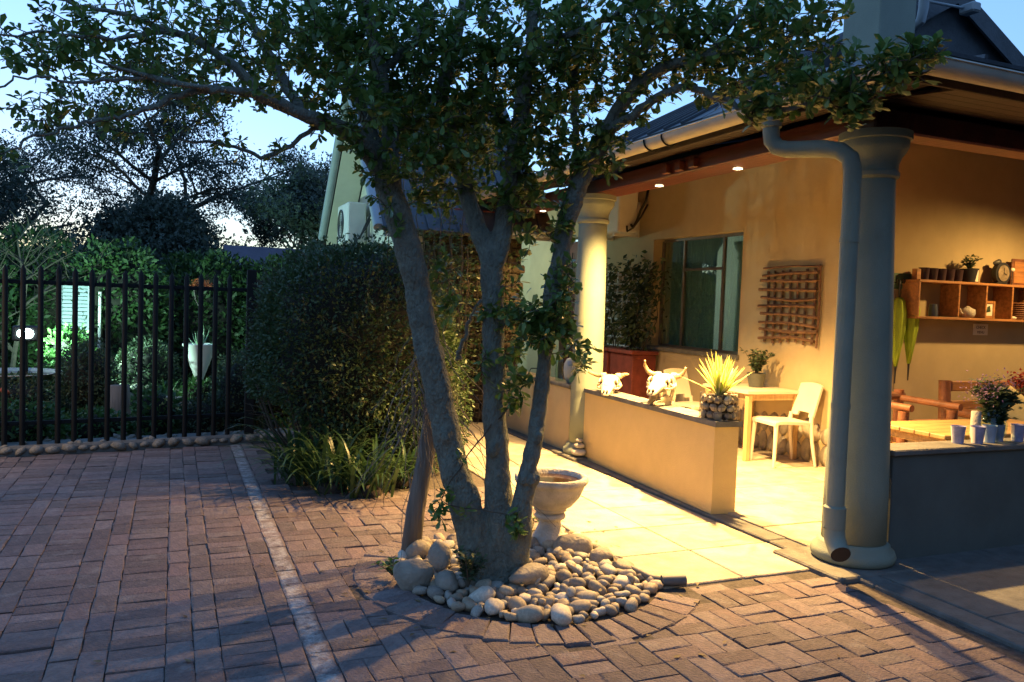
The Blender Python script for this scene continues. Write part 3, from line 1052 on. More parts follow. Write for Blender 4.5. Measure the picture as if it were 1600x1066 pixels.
# ------------------------------------------------------------------ far gabled wing
wing = thing('gabled_house', 'pale gabled house end behind the clipped hedge', 'house', (3.3, 11.6, 0))
g = MB()
g.prism([(10.0, -.05), (13.2, -.05), (13.2, 2.75), (11.6, 4.45), (10.0, 2.75)], 2.7, 2.95, 'x')
obj('wall', g, M_plaster2, wing)
g = MB().box((2.952, 10.0, -.05), (4.3, 10.2, 2.75))
obj('wall', g, M_ledge, wing)
random.seed(17)
smesh = [MB().box((-.095, -.035, -.05), (.095, .02 + .012 * (s % 3), .05), .016).mesh('stone', M_ledge) for s in range(6)]
for r in range(22):
    for k in range(7):
        put('stone', random.choice(smesh), wing, (3.02 + k * .19 + (.09 if r % 2 else 0), 9.992, .1 + r * .115), (random.gauss(0, .1), random.gauss(0, .06), random.choice((0, pi))), (random.uniform(.8, 1.05), 1, random.uniform(.85, 1.1)))
for sg in (-1, 1):
    y_r, z_r = 11.6, 4.60
    y_e, z_e = (9.55, 2.42) if sg < 0 else (13.55, 2.53)
    q = [(2.28, y_e, z_e), (4.6, y_e, z_e), (4.6, y_r, z_r), (2.28, y_r, z_r)]
    if sg > 0:
        q = [q[1], q[0], q[3], q[2]]
    sheet('roof', q, M_slate, wing, 12, .05)
    b = MB()
    dy = .02
    for xx, nm in ((2.24, 0),):
        p0, p1 = Vector((xx, y_r, z_r + .03)), Vector((xx, y_e, z_e + .03))
        b.tube([p0, p1], .062, 10)
    obj('barge_board', b, M_louvre, wing, angle=50)
    s_ = MB()
    p0, p1 = Vector((2.31, y_r, z_r - .07)), Vector((2.31, y_e, z_e - .07))
    q0, q1 = Vector((2.69, y_r, z_r - .07)), Vector((2.69, y_e, z_e - .07))
    up_ = Vector((0, 0, .03))
    s_.add([p0, p1, q1, q0, p0 + up_, p1 + up_, q1 + up_, q0 + up_], [(0, 1, 2, 3), (7, 6, 5, 4), (0, 4, 5, 1), (1, 5, 6, 2), (2, 6, 7, 3), (3, 7, 4, 0)])
    obj('soffit', s_, M_plaster2, wing)
obj('fascia', MB().box((2.95, 9.80, 2.62), (4.3, 9.85, 2.78), .006), M_terracotta, wing)


# ------------------------------------------------------------------ air conditioners
def air_con(name_label, loc, rotz):
    t = thing('air_conditioner', name_label, 'air conditioner', loc, rotz, 'air conditioners on the walls', local=True)
    obj('casing', MB().box((-.40, -.34, -.30), (.40, -.06, .30), .02), M_white, t)
    b = MB().lathe([(.215, 0), (.225, .012), (.20, .014), (.195, .004)], 28, (-.10, -.342, 0), closed=True, M=Matrix.Rotation(pi / 2, 3, 'X'))
    for k in range(1, 8):
        b.lathe([(.025 * k, .004), (.025 * k + .005, .008), (.025 * k + .008, .004)], 24, (-.10, -.342, 0), closed=True, M=Matrix.Rotation(pi / 2, 3, 'X'))
    obj('fan_grille', b, M_dark, t)
    for x in (-.34, .30):
        obj('bracket', MB().prism([(-.36, -.345), (.0, -.345), (.0, .1), (-.03, .1), (-.03, -.308), (-.36, -.308)], x, x + .04, 'x'), M_white, t)
    b = MB().tube([(.402, -.16, -.2), (.47, -.17, -.24), (.50, -.14, -.16), (.48, -.08, -.02), (.52, -.03, .1), (.55, -.012, .3)], .016, 8)
    b.tube([(.402, -.22, -.22), (.45, -.24, -.29), (.52, -.2, -.25), (.54, -.1, -.1), (.56, -.03, .05)], .012, 8)
    obj('hose', b, M_dark, t, True)
    return t


air_con('air conditioner on the veranda wall above the wall lattice and vine', (6.26, 10.62, 3.02), -pi / 2)
bpy.data.objects['air_conditioner'].scale = (1.15, 1.15, 1.15)
air_con('air conditioner on the pale gable wall behind the hedge', (2.70, 12.45, 2.72), -pi / 2)


# ------------------------------------------------------------------ lattices
def lattice(label, y0, y1, z0, z1, nv, nh, mt, r, wob):
    t = thing('wall_lattice', label, 'trellis', (6.24, (y0 + y1) / 2, z0), group='wooden lattices on the veranda wall')
    random.seed(int(y0 * 100))
    W = lambda s: random.gauss(0, s)
    for k in range(nv):
        y = y0 + (y1 - y0) * (k + .5) / nv
        obj('upright_slat', MB().tube([(6.235, y + W(wob), z0 + W(wob)), (6.235, y + W(wob), (z0 + z1) / 2), (6.235, y + W(wob), z1 + W(wob))], r, 6, jit=.12, flat=.8), mt, t)
    for k in range(nh):
        z = z0 + (z1 - z0) * (k + .5) / nh
        obj('cross_slat', MB().tube([(6.235 - 1.7 * r, y0 - .02 + W(wob), z + W(wob)), (6.235 - 1.7 * r, y0 + (y1 - y0) * .4, z + W(wob)), (6.235 - 1.7 * r, y1 + .03 + W(wob * 2), z + W(wob))], r * 1.1, 6, jit=.12), mt, t)
    return t


lat = lattice('square brown stick lattice on the lit wall behind the white table', 6.58, 7.42, 1.27, 2.07, 7, 9, M_stick, .017, .012)
obj('border_stick', MB().tube([(6.225, 6.56, 1.24), (6.225, 6.545, 1.7), (6.225, 6.56, 2.12)], .012, 6, jit=.1), M_stick, lat)
obj('border_stick', MB().tube([(6.225, 6.54, 2.10), (6.225, 7.0, 2.115), (6.225, 7.44, 2.10)], .012, 6, jit=.1), M_stick, lat)
lattice('pale lattice behind the climbing plant beside the window', 9.95, 11.25, .95, 2.15, 9, 9, M_white, .014, .002)

# ------------------------------------------------------------------ table and chair on the lit floor
tb = thing('bistro_table', 'pale square table with light wooden legs on the lit veranda floor', 'table', (5.92, 7.1, .025))
TQ = [(5.565, 6.80), (6.24, 6.62), (6.24, 7.42), (5.58, 7.60)]
b = MB().prism([(5.555, 6.785), (6.245, 6.745), (6.245, 7.56), (5.575, 7.60)], .735, .765)
obj('tabletop', b, M_tabletop, tb)
b = MB().prism([(5.60, 6.83), (6.20, 6.79), (6.20, 7.51), (5.62, 7.55)], .665, .733)
obj('apron_frame', b, M_pine, tb)
for x, y in ((5.60, 6.825), (6.20, 6.79), (6.20, 7.51), (5.62, 7.55)):
    obj('leg', MB().box((x - .028, y - .028, .024), (x + .028, y + .028, .732), .004), M_pine, tb)


def chair(label, loc, rotz):
    """Moulded plastic chair, seat open to local +x, back at -x."""
    t = thing('plastic_chair', label, 'chair', loc, rotz, 'cream plastic chairs', local=True)
    b = MB()
    n = 8
    vs, fs = [], []
    for i in range(n + 1):
        u = i / n
        for j in range(n + 1):
            v = j / n * 2 - 1
            x = -.20 + .44 * u
            wd = .195 + .025 * u
            vs.append((x, v * wd, .455 + .02 * u - .018 * (1 - v * v) * sin(pi * min(1, u * 1.1)) - .025 * max(0, u - .85) / .15))
    for i in range(n):
        for j in range(n):
            a = i * (n + 1) + j
            fs.append((a, a + n + 1, a + n + 2, a + 1))
    k = len(vs)
    vs2 = [(x, y, z - .03) for x, y, z in vs]
    fs2 = [tuple(q + k for q in f[::-1]) for f in fs]
    rim = [j for j in range(n + 1)] + [i * (n + 1) + n for i in range(1, n + 1)] + [n * (n + 1) + j for j in range(n - 1, -1, -1)] + [i * (n + 1) for i in range(n - 1, 0, -1)]
    fs3 = [(rim[q], rim[(q + 1) % len(rim)], rim[(q + 1) % len(rim)] + k, rim[q] + k) for q in range(len(rim))]
    b.add(vs + vs2, fs + fs2 + fs3)
    obj('seat', b, M_plastic, t, angle=50)
    b = MB()
    vs, fs = [], []
    n = 8
    for i in range(n + 1):
        u = i / n
        for j in range(n + 1):
            v = j / n * 2 - 1
            zt = .50 + (.35 - .02 * v * v) * u
            vs.append((-.205 - .10 * u - .02 * (1 - v * v), v * (.19 - .01 * u), zt))
    for i in range(n):
        for j in range(n):
            if i == 0 and 2 <= j < 6:
                continue                                   # the slot under the back
            a = i * (n + 1) + j
            fs.append((a, a + 1, a + n + 2, a + n + 1))
    k = len(vs)
    off = [(x - .024, y, z) for x, y, z in vs]
    edge = {}
    for f in fs:
        for p, q in zip(f, f[1:] + f[:1]):
            edge[(p, q)] = 1
    side = [(q, p, p + k, q + k) for (p, q) in edge if (q, p) not in edge]
    b.add(vs + off, fs + [tuple(q + k for q in f[::-1]) for f in fs] + side)
    obj('backrest', b, M_plastic, t, angle=50)
    for sy in (-1, 1):
        obj('leg', MB().tube([(.215, sy * .195, .46), (.222, sy * .205, .3), (.235, sy * .215, 0)], [.024, .021, .016], 8), M_plastic, t, angle=50)
        obj('leg', MB().tube([(-.205, sy * .178, .52), (-.20, sy * .182, .45), (-.215, sy * .19, .25), (-.26, sy * .2, 0)], [.022, .024, .02, .015], 8), M_plastic, t, angle=50)
    return t


chair('cream plastic chair seen side-on at the near side of the white table', (5.90, 6.62, .026), radians(180 - 8))
chair('cream plastic chair tucked behind the white table by the low wall', (5.72, 7.98, .026), radians(-80))

pot = thing('herb_pot', 'small leafy plant in a dark zinc pot on the white table', 'potted plant', (5.98, 7.18, .766))
obj('pot', MB().lathe([(.0, .0), (.075, .0), (.105, .15), (.108, .155), (.10, .157), (.092, .13), (.0, .125)], 20, (5.98, 7.18, .766)), M_zinc, pot, angle=40)
random.seed(8)


def bushy(P0, n, spread, h, size, tmpl=LEAF_EL, seed=1, stems=9):
    """Stems fanning from a point with leaves along them: (stem mesh, leaf arrays)."""
    rr = random.Random(seed)
    b = MB()
    PL, DL = [], []
    for s in range(stems):
        a, k = rr.uniform(0, 2 * pi), rr.uniform(.15, 1) * spread
        hh = h * rr.uniform(.6, 1)
        pts = []
        for i in range(6):
            u = i / 5
            pts.append(Vector(P0) + Vector((cos(a) * k * u ** 1.3, sin(a) * k * u ** 1.3, hh * u - .15 * hh * u * u)))
        b.tube(pts, [.004 * (1.3 - u / 6) for u in range(6)], 5)
        for q in range(max(1, n // stems)):
            u = rr.uniform(.2, 1)
            i = min(4, int(u * 5)); f = u * 5 - i
            p = pts[i].lerp(pts[i + 1], f)
            an = rr.uniform(0, 2 * pi)
            PL.append(p); DL.append((cos(an), sin(an), rr.uniform(-.2, .8)))
    return b, leaves(PL, DL, RNG.uniform(.7, 1.2, len(PL)) * size, tmpl)


st, lv = bushy((5.98, 7.18, .89), 520, .2, .36, .055, LEAF_EL, 4, 20)
obj('stems', st, M_twig, pot)
put('foliage', np_mesh('foliage', *lv, M_garden2), pot)
dish = thing('glass_dish', 'low clear glass dish beside the zinc pot on the table', 'dish', (5.78, 7.32, .766))
obj('dish_body', MB().lathe([(.0, .002), (.05, .002), (.085, .03), (.09, .05), (.084, .05), (.078, .032), (.046, .009), (.0, .008)], 24, (5.78, 7.32, .766)), M_clear, dish, True)
cd = thing('table_card', 'folded white card standing on the white table', 'menu card', (5.66, 7.33, .766))
obj('card_sheet', MB().add([(5.62, 7.36, .766), (5.70, 7.30, .766), (5.675, 7.355, .90), (5.595, 7.415, .90), (5.70, 7.42, .766), (5.62, 7.48, .766)],
                     [(0, 1, 2, 3), (3, 2, 4, 5)]), M_paper, cd)

# ------------------------------------------------------------------ planter and vine by the window
for k, (yy, lab) in enumerate(((9.85, 'dark red planter box nearest the window holding a leafy climber'), (10.55, 'dark red planter box further from the window under the pale lattice'))):
    t = thing('planter_box', lab, 'planter', (6.0, yy, .02), group='red planter boxes by the window')
    obj('box_body', MB().box((5.82, yy - .31, .022), (6.2, yy + .31, 1.0 - .05), .01), M_terracotta, t)
    obj('rim', MB().box((5.79, yy - .335, .952), (6.225, yy + .335, 1.0), .008), M_terracotta, t)
    vine = thing('climbing_plant', ('leafy green climber growing up beside the window reveal', 'thin climber on the far half of the pale lattice')[k], 'plant', (6.0, yy, 1.0), group='climbers in the planter boxes')
    P_, D_ = [], []
    b = MB()
    rr = random.Random(20 + k)
    for s in range(8 if k == 0 else 4):
        pts = [Vector((6.05, yy + rr.uniform(-.2, .2), 1.0))]
        for i in range(9):
            pts.append(pts[-1] + Vector((rr.gauss(.0, .045), rr.gauss(-.01 if k == 0 else .05, .07), rr.uniform(.10, .16))))
        b.tube(pts, [.008 - .0006 * i for i in range(10)], 5)
        for i in range(1, 10):
            for q in range(16 if k == 0 else 12):
                P_.append(pts[i] + Vector((rr.gauss(-.03, .08), rr.gauss(0, .10), rr.gauss(0, .07))))
                D_.append((rr.uniform(-1, .2), rr.uniform(-1, 1), rr.uniform(-.9, .4)))
    obj('stems', b, M_twig, vine)
    put('foliage', np_mesh('foliage', *leaves(P_, D_, RNG.uniform(.07, .13, len(P_))), M_garden2), vine)

# things on the far low wall
t = thing('cloth_bag', 'pale blue cloth bag on the far low wall beside the lit column', 'bag', (4.06, 7.95, .743))
bm = MB().stone((4.06, 7.95, .88), (.075, .085, .15), 5, .15, 2)
obj('bag_body', bm, M_louvre, t, True)
t = thing('glass_vase', 'clear glass vase on the far low wall', 'vase', (4.06, 8.22, .743))
obj('vase_body', MB().lathe([(.0, .0), (.05, .0), (.055, .1), (.045, .2), (.05, .24), (.044, .24), (.04, .2), (.05, .1), (.045, .008), (.0, .008)], 20, (4.06, 8.22, .743)), M_clear, t, True)
LIMBS = [
    [(1.675, 4.267, 0.051, 0.125), (1.596, 4.314, 0.317, 0.098), (1.524, 4.357, 0.572, 0.09), (1.466, 4.394, 0.828, 0.086), (1.392, 4.408, 1.123, 0.084), (1.310, 4.439, 1.487, 0.079), (1.227, 4.438, 1.846, 0.078), (1.134, 4.436, 2.108, 0.078), (1.050, 4.428, 2.322, 0.076), (0.902, 4.333, 2.443, 0.066), (0.742, 4.240, 2.484, 0.056), (0.568, 4.151, 2.501, 0.046), (0.405, 4.058, 2.532, 0.038), (0.254, 3.959, 2.528, 0.03), (0.061, 3.821, 2.491, 0.022), (-0.116, 3.787, 2.499, 0.016), (-0.297, 3.647, 2.502, 0.01)],
    [(1.085, 4.439, 2.193, 0.09), (1.102, 4.468, 2.481, 0.075), (1.066, 4.496, 2.729, 0.065), (1.012, 4.533, 3.013, 0.055), (0.958, 4.572, 3.331, 0.045), (0.920, 4.606, 3.687, 0.025)],
    [(1.047, 4.430, 2.336, 0.06), (0.976, 4.754, 2.774, 0.05), (0.870, 5.034, 3.129, 0.04), (0.752, 5.318, 3.469, 0.032), (0.648, 5.486, 3.789, 0.02)],
    [(1.763, 4.230, 0.047, 0.12), (1.749, 4.252, 0.360, 0.088), (1.726, 4.282, 0.764, 0.074), (1.710, 4.307, 1.132, 0.068), (1.705, 4.328, 1.500, 0.067), (1.686, 4.353, 1.831, 0.072), (1.622, 4.445, 2.054, 0.055), (1.567, 4.534, 2.282, 0.05), (1.509, 4.627, 2.553, 0.045), (1.459, 4.663, 2.855, 0.042), (1.535, 4.649, 3.200, 0.036), (1.583, 4.646, 3.544, 0.028), (1.612, 4.653, 3.926, 0.016)],
    [(1.687, 4.349, 1.776, 0.065), (1.758, 4.336, 2.092, 0.058), (1.775, 4.289, 2.380, 0.053), (1.794, 4.243, 2.697, 0.048), (1.813, 4.196, 3.008, 0.044), (1.830, 4.207, 3.365, 0.036), (1.857, 4.217, 3.794, 0.02)],
    [(1.819, 4.175, 0.085, 0.09), (1.822, 4.124, 0.370, 0.066), (1.851, 4.114, 0.626, 0.056), (1.894, 4.107, 0.862, 0.05), (1.923, 4.108, 1.116, 0.047), (1.933, 4.070, 1.514, 0.048), (1.974, 4.071, 1.873, 0.052), (2.039, 4.058, 2.160, 0.056), (2.117, 3.983, 2.405, 0.054), (2.171, 3.915, 2.573, 0.046), (2.229, 3.790, 2.742, 0.038), (2.344, 3.639, 2.855, 0.032), (2.467, 3.480, 2.881, 0.025), (2.582, 3.323, 2.888, 0.018), (2.718, 3.154, 2.827, 0.012)],
    [(2.077, 4.047, 2.251, 0.04), (2.098, 4.165, 2.611, 0.034), (2.086, 4.188, 2.975, 0.032), (2.108, 4.198, 3.340, 0.026), (2.119, 4.213, 3.742, 0.015)],
    [(2.155, 3.920, 2.545, 0.045), (2.224, 3.678, 2.628, 0.038), (2.350, 3.521, 2.721, 0.032), (2.454, 3.366, 2.661, 0.026), (2.532, 3.165, 2.567, 0.02), (2.636, 2.958, 2.552, 0.016), (2.748, 2.805, 2.610, 0.012), (2.890, 2.694, 2.676, 0.009), (3.002, 2.597, 2.761, 0.006)],
    [(0.718, 4.251, 2.490, 0.03), (0.638, 4.228, 2.447, 0.02), (0.419, 4.203, 2.286, 0.017), (0.228, 4.176, 2.317, 0.013), (-0.064, 4.191, 2.327, 0.007)],
    [(0.168, 3.886, 2.512, 0.03), (-0.016, 3.851, 2.441, 0.022), (-0.188, 3.809, 2.329, 0.017), (-0.351, 3.766, 2.275, 0.012), (-0.503, 3.718, 2.203, 0.009), (-0.605, 3.647, 2.101, 0.006)],
    [(0.405, 4.058, 2.532, 0.04), (0.208, 4.206, 2.737, 0.034), (-0.022, 4.309, 2.852, 0.026), (-0.280, 4.422, 2.935, 0.018), (-0.537, 4.533, 2.987, 0.01)],
    [(0.568, 4.151, 2.501, 0.045), (0.482, 4.530, 2.829, 0.036), (0.369, 4.810, 3.131, 0.028), (0.239, 4.988, 3.415, 0.018)],
    [(2.229, 3.790, 2.742, 0.03), (2.357, 3.860, 3.033, 0.026), (2.540, 3.904, 3.285, 0.02), (2.668, 3.863, 3.539, 0.012)],
    [(2.467, 3.480, 2.881, 0.024), (2.615, 3.428, 3.082, 0.018), (2.762, 3.376, 3.282, 0.01)],
    [(1.031, 4.516, 2.835, 0.04), (1.253, 4.545, 3.089, 0.03), (1.345, 4.631, 3.422, 0.024), (1.410, 4.617, 3.685, 0.012)],
    [(1.813, 4.196, 3.008, 0.035), (1.895, 3.945, 3.019, 0.03), (2.064, 3.769, 3.094, 0.024), (2.192, 3.613, 3.228, 0.014)],
    [(-0.022, 4.309, 2.852, 0.02), (-0.301, 3.983, 2.685, 0.014), (-0.509, 3.741, 2.608, 0.009), (-0.697, 3.598, 2.513, 0.005)],
    [(-0.116, 3.787, 2.499, 0.016), (-0.343, 3.661, 2.412, 0.01), (-0.519, 3.516, 2.377, 0.007), (-0.649, 3.457, 2.277, 0.004)],
    [(1.660, 4.428, 1.608, 0.022), (1.647, 4.569, 1.491, 0.02), (1.620, 4.627, 1.333, 0.024), (1.599, 4.653, 1.253, 0.026)],
]
# leaf clumps: centre, half-width along / across the limb spread, half-height, half-depth, number of rosettes
CLUMPS = [
    (-0.57, 4.21, 2.71, 0.314, 0.214, 0.600, 60),
    (-0.34, 4.16, 2.59, 0.347, 0.188, 0.550, 62),
    (-0.05, 4.32, 2.77, 0.464, 0.232, 0.600, 115),
    (0.31, 4.44, 2.86, 0.428, 0.247, 0.650, 115),
    (0.15, 4.11, 2.59, 0.332, 0.096, 0.400, 36),
    (0.62, 4.58, 2.85, 0.314, 0.262, 0.600, 90),
    (0.83, 4.83, 3.16, 0.373, 0.224, 0.500, 80),
    (-0.62, 3.88, 2.34, 0.157, 0.131, 0.300, 16),
    (-0.41, 3.90, 2.31, 0.216, 0.094, 0.300, 18),
    (-0.62, 3.71, 2.13, 0.075, 0.062, 0.150, 6),
    (-0.07, 4.09, 2.38, 0.352, 0.094, 0.300, 14),
    (0.27, 4.16, 2.33, 0.248, 0.077, 0.200, 8),
    (0.34, 4.23, 2.24, 0.127, 0.038, 0.100, 3),
    (1.09, 4.61, 3.03, 0.401, 0.310, 0.600, 105),
    (1.48, 4.66, 3.07, 0.419, 0.362, 0.600, 130),
    (1.44, 4.60, 2.60, 0.339, 0.207, 0.450, 50),
    (1.76, 4.33, 3.00, 0.401, 0.365, 0.600, 125),
    (1.68, 4.50, 2.63, 0.301, 0.226, 0.450, 38),
    (1.94, 4.18, 2.67, 0.217, 0.289, 0.450, 50),
    (2.05, 4.10, 3.02, 0.286, 0.286, 0.500, 75),
    (1.38, 4.40, 2.38, 0.162, 0.101, 0.150, 14),
    (1.16, 4.56, 2.61, 0.182, 0.219, 0.300, 26),
    (1.62, 4.51, 2.28, 0.083, 0.094, 0.150, 6),
    (1.16, 4.27, 2.35, 0.138, 0.138, 0.150, 14),
    (1.45, 4.26, 2.41, 0.212, 0.141, 0.150, 22),
    (1.75, 4.08, 2.45, 0.157, 0.157, 0.100, 18),
    (1.67, 4.22, 2.22, 0.071, 0.107, 0.100, 6),
    (0.86, 4.20, 2.64, 0.230, 0.165, 0.250, 26),
    (1.94, 4.06, 2.40, 0.106, 0.177, 0.150, 12),
    (1.35, 4.52, 2.22, 0.066, 0.111, 0.150, 6),
    (1.42, 5.10, 2.71, 0.248, 0.289, 0.400, 45),
    (1.71, 5.04, 2.64, 0.250, 0.250, 0.350, 40),
    (1.54, 4.87, 2.28, 0.160, 0.120, 0.250, 14),
    (1.18, 4.93, 2.65, 0.196, 0.196, 0.250, 24),
    (0.80, 4.21, 2.45, 0.165, 0.082, 0.150, 10),
    (1.00, 4.34, 2.28, 0.104, 0.138, 0.150, 9),
    (1.12, 4.33, 2.08, 0.056, 0.105, 0.100, 3),
    (1.87, 4.01, 1.51, 0.211, 0.140, 0.175, 26),
    (2.07, 3.95, 1.31, 0.106, 0.106, 0.150, 8),
    (1.75, 4.13, 1.19, 0.064, 0.179, 0.100, 9),
    (1.68, 4.29, 1.57, 0.073, 0.146, 0.100, 7),
    (1.49, 4.53, 1.60, 0.075, 0.113, 0.150, 6),
    (1.85, 4.25, 2.27, 0.117, 0.182, 0.200, 18),
    (1.88, 4.28, 2.00, 0.081, 0.148, 0.150, 7),
    (2.12, 3.93, 2.47, 0.147, 0.147, 0.200, 28),
    (1.98, 4.02, 2.01, 0.092, 0.141, 0.150, 9),
    (1.98, 4.01, 1.73, 0.099, 0.141, 0.150, 13),
    (1.92, 4.02, 1.52, 0.141, 0.124, 0.150, 16),
    (1.78, 4.19, 1.58, 0.094, 0.144, 0.150, 9),
    (1.81, 4.19, 1.29, 0.058, 0.145, 0.125, 5),
    (1.78, 4.19, 1.03, 0.051, 0.073, 0.075, 4),
    (1.44, 4.51, 1.79, 0.075, 0.089, 0.100, 6),
    (1.62, 4.24, 1.28, 0.043, 0.108, 0.050, 3),
    (1.85, 3.99, 1.46, 0.175, 0.077, 0.200, 9),
    (2.21, 3.81, 3.03, 0.307, 0.222, 0.400, 70),
    (2.43, 3.66, 3.02, 0.270, 0.185, 0.350, 52),
    (2.28, 3.77, 2.69, 0.205, 0.096, 0.200, 12),
    (2.56, 3.44, 2.80, 0.260, 0.163, 0.300, 40),
    (2.65, 3.47, 3.07, 0.296, 0.165, 0.350, 44),
    (2.72, 3.16, 2.85, 0.217, 0.186, 0.300, 36),
    (2.81, 3.18, 3.07, 0.219, 0.125, 0.250, 24),
    (2.57, 3.10, 2.62, 0.196, 0.084, 0.200, 20),
    (2.71, 2.85, 2.61, 0.187, 0.121, 0.175, 34),
    (2.78, 2.79, 2.52, 0.100, 0.040, 0.100, 7),
    (2.86, 2.71, 2.69, 0.169, 0.096, 0.150, 24),
    (3.00, 2.60, 2.76, 0.100, 0.056, 0.100, 8),
    (2.57, 3.15, 2.54, 0.153, 0.043, 0.150, 5),
    (1.40, 4.24, 0.41, 0.050, 0.107, 0.100, 3),
    (1.77, 4.03, 0.36, 0.035, 0.064, 0.050, 3),
    (0.06, 4.51, 3.31, 1.138, 0.228, 1.100, 170),
    (1.83, 4.55, 3.72, 1.333, 0.343, 1.000, 230),
    (2.61, 3.61, 3.40, 0.607, 0.152, 0.550, 60),
]
# ------------------------------------------------------------------ the big tree
tree = thing('spreading_tree', 'large multi-stemmed tree with glossy leaves rising from the pebble bed', 'tree', (1.73, 4.35, 0))


def smooth_path(pts, k=6):
    """Catmull-Rom through points (x, y, z, r)."""
    P = np.array(pts, float)
    P = np.vstack([2 * P[0] - P[1], P, 2 * P[-1] - P[-2]])
    out_ = []
    for i in range(1, len(P) - 2):
        p0, p1, p2, p3 = P[i - 1:i + 3]
        for j in range(k):
            t = j / k
            out_.append(.5 * (2 * p1 + (p2 - p0) * t + (2 * p0 - 5 * p1 + 4 * p2 - p3) * t * t + (3 * p1 - p0 - 3 * p2 + p3) * t ** 3))
    out_.append(P[-2])
    return np.array(out_)


random.seed(21)
trunk = MB()
nodes = []
for li, L in enumerate(LIMBS):
    pts = smooth_path(L)
    pts[:, 3] *= (.96 if li else np.interp(np.arange(len(pts)) / len(pts), (0, .5, .6, 1), (.96, .96, .8, .75))) if li in (0, 3, 4, 5) else .64
    pts[:, 3] = np.maximum(pts[:, 3], .004)
    if li in (0, 1, 2, 3, 4, 5):
        wob = np.array([[noise.noise(Vector((q * .35, li * 9.1, k))) * .014 for k in range(3)] for q in range(len(pts))])
        pts[:, :3] += wob * np.minimum(1, pts[:, 3:4] / .06)
        pts[:, 3] *= np.array([1 + .10 * noise.noise(Vector((q * .5, li * 3.3, 5))) for q in range(len(pts))])
        trunk.tube(pts[:, :3].tolist(), pts[:, 3].tolist(), 14, jit=.05)
    else:
        pts[1:, :3] += RNG.normal(0, .006, (len(pts) - 1, 3))
        branch = MB().tube(pts[:, :3].tolist(), pts[:, 3].tolist(), 7, jit=.08)
        obj('branch', branch, M_bark, tree, True)
    a = pts[(pts[:, 2] > 1.2)]
    nodes.append(a[:, :3])
# root flare and bark knots
for k, (an, ln, r) in enumerate(((3.6, .25, .06), (4.7, .22, .06), (5.6, .25, .06), (.2, .22, .05), (2.4, .24, .055), (4.15, .22, .05))):
    c0 = Vector((1.74, 4.30, .15)); e = Vector((1.74 + cos(an) * ln, 4.30 + sin(an) * ln, -.03))
    trunk.tube([c0, c0.lerp(e, .5) + Vector((0, 0, -.01)), e], [r * 1.5, r * 1.15, r * .55], 10)
for k in range(9):
    q = random.choice((0, 3, 5))
    pts = LIMBS[q]
    i = random.randrange(2, 7)
    c = Vector(pts[i][:3]); an = random.uniform(3.2, 5.8)
    trunk.stone(c + Vector((cos(an), sin(an), 0)) * pts[i][3] * .9, (.03, .03, .045), k, .2, 2)
tr = obj('trunk', trunk, M_bark, tree, True)
rm_ = tr.modifiers.new('blend', 'REMESH')
rm_.mode = 'VOXEL'; rm_.voxel_size = .011; rm_.use_smooth_shade = True
tx_ = bpy.data.textures.new('bark_relief', 'CLOUDS'); tx_.noise_scale = .06; tx_.noise_depth = 4
dm_ = tr.modifiers.new('relief', 'DISPLACE'); dm_.texture = tx_; dm_.strength = .016; dm_.mid_level = .5
tx2 = bpy.data.textures.new('bark_lumps', 'CLOUDS'); tx2.noise_scale = .30
dm2 = tr.modifiers.new('lumps', 'DISPLACE'); dm2.texture = tx2; dm2.strength = .018; dm2.mid_level = .5
sm_ = tr.modifiers.new('soften', 'SMOOTH'); sm_.factor = .5; sm_.iterations = 2

AX_R, AX_D = np.array([.922, -.386, 0]), np.array([.386, .922, 0])
nodes = np.concatenate(nodes)
rose = []
for (x, y, z, rx_, rz_, rd_, n_) in CLUMPS:
    n_ = int(n_ * (1 * (.45 if z > 3.45 else 1.7 if x > .75 else .92)))
    u = RNG.normal(0, 1, (n_, 3)); u = unit(u) * (RNG.random((n_, 1)) ** .45)
    rose.append(np.array([x, y, z]) + u[:, :1] * rx_ * 1.15 * AX_R + u[:, 1:2] * rd_ * AX_D + u[:, 2:] * np.array([0, 0, rz_ * 1.15]))
rose = np.concatenate(rose)
d0 = np.array([np.min(np.sum((nodes - p) ** 2, 1)) for p in rose])
twig = MB()
tips = []
for q in np.argsort(d0):
    p = rose[q]
    dd = np.sum((nodes - p) ** 2, 1)
    # prefer to leave from below / inside
    i = int(np.argmin(dd + .15 * np.maximum(0, nodes[:, 2] - p[2])))
    s = nodes[i]
    L = np.linalg.norm(p - s)
    if L < .03:
        tips.append((p, np.array([0, 0, 1.]))); continue
    k = max(2, int(L / .075) + 1)
    t = np.linspace(0, 1, k + 1)[:, None]
    mid = RNG.normal(0, .10 * L, 3) + np.array([0, 0, .06 * L])
    path = s + (p - s) * t + mid * (4 * t * (1 - t)) * .7 + RNG.normal(0, .007, (k + 1, 3)) * (t > 0)
    r0 = .0028 + .004 * min(1.2, L)
    twig.tube(path.tolist(), np.linspace(r0, .0022, k + 1).tolist(), 4, caps=False)
    nodes = np.vstack([nodes, path[1:]])
    tips.append((path[-1], unit(path[-1] - path[-2])))
    if L > .2:                                     # a few leafy side shoots along longer twigs
        for _ in range(int(L / .22)):
            j = RNG.integers(1, k + 1)
            tips.append((path[j], unit(RNG.normal(0, 1, 3) + np.array([0, 0, .5]))))
stuff(obj('twigs', twig, M_twig, tree))
LP, LD = [], []
for p, d in tips:
    k = RNG.integers(6, 14)
    a = RNG.uniform(0, 2 * pi, k)
    e = unit(np.cross(d, RNG.normal(0, 1, 3))); e2 = np.cross(d, e)
    dirs = np.cos(a)[:, None] * e + np.sin(a)[:, None] * e2 + d * RNG.uniform(-.1, 1.1, k)[:, None] + np.array([0, 0, -.15])
    LP.append(p - d * RNG.uniform(0, .07, k)[:, None]); LD.append(dirs)
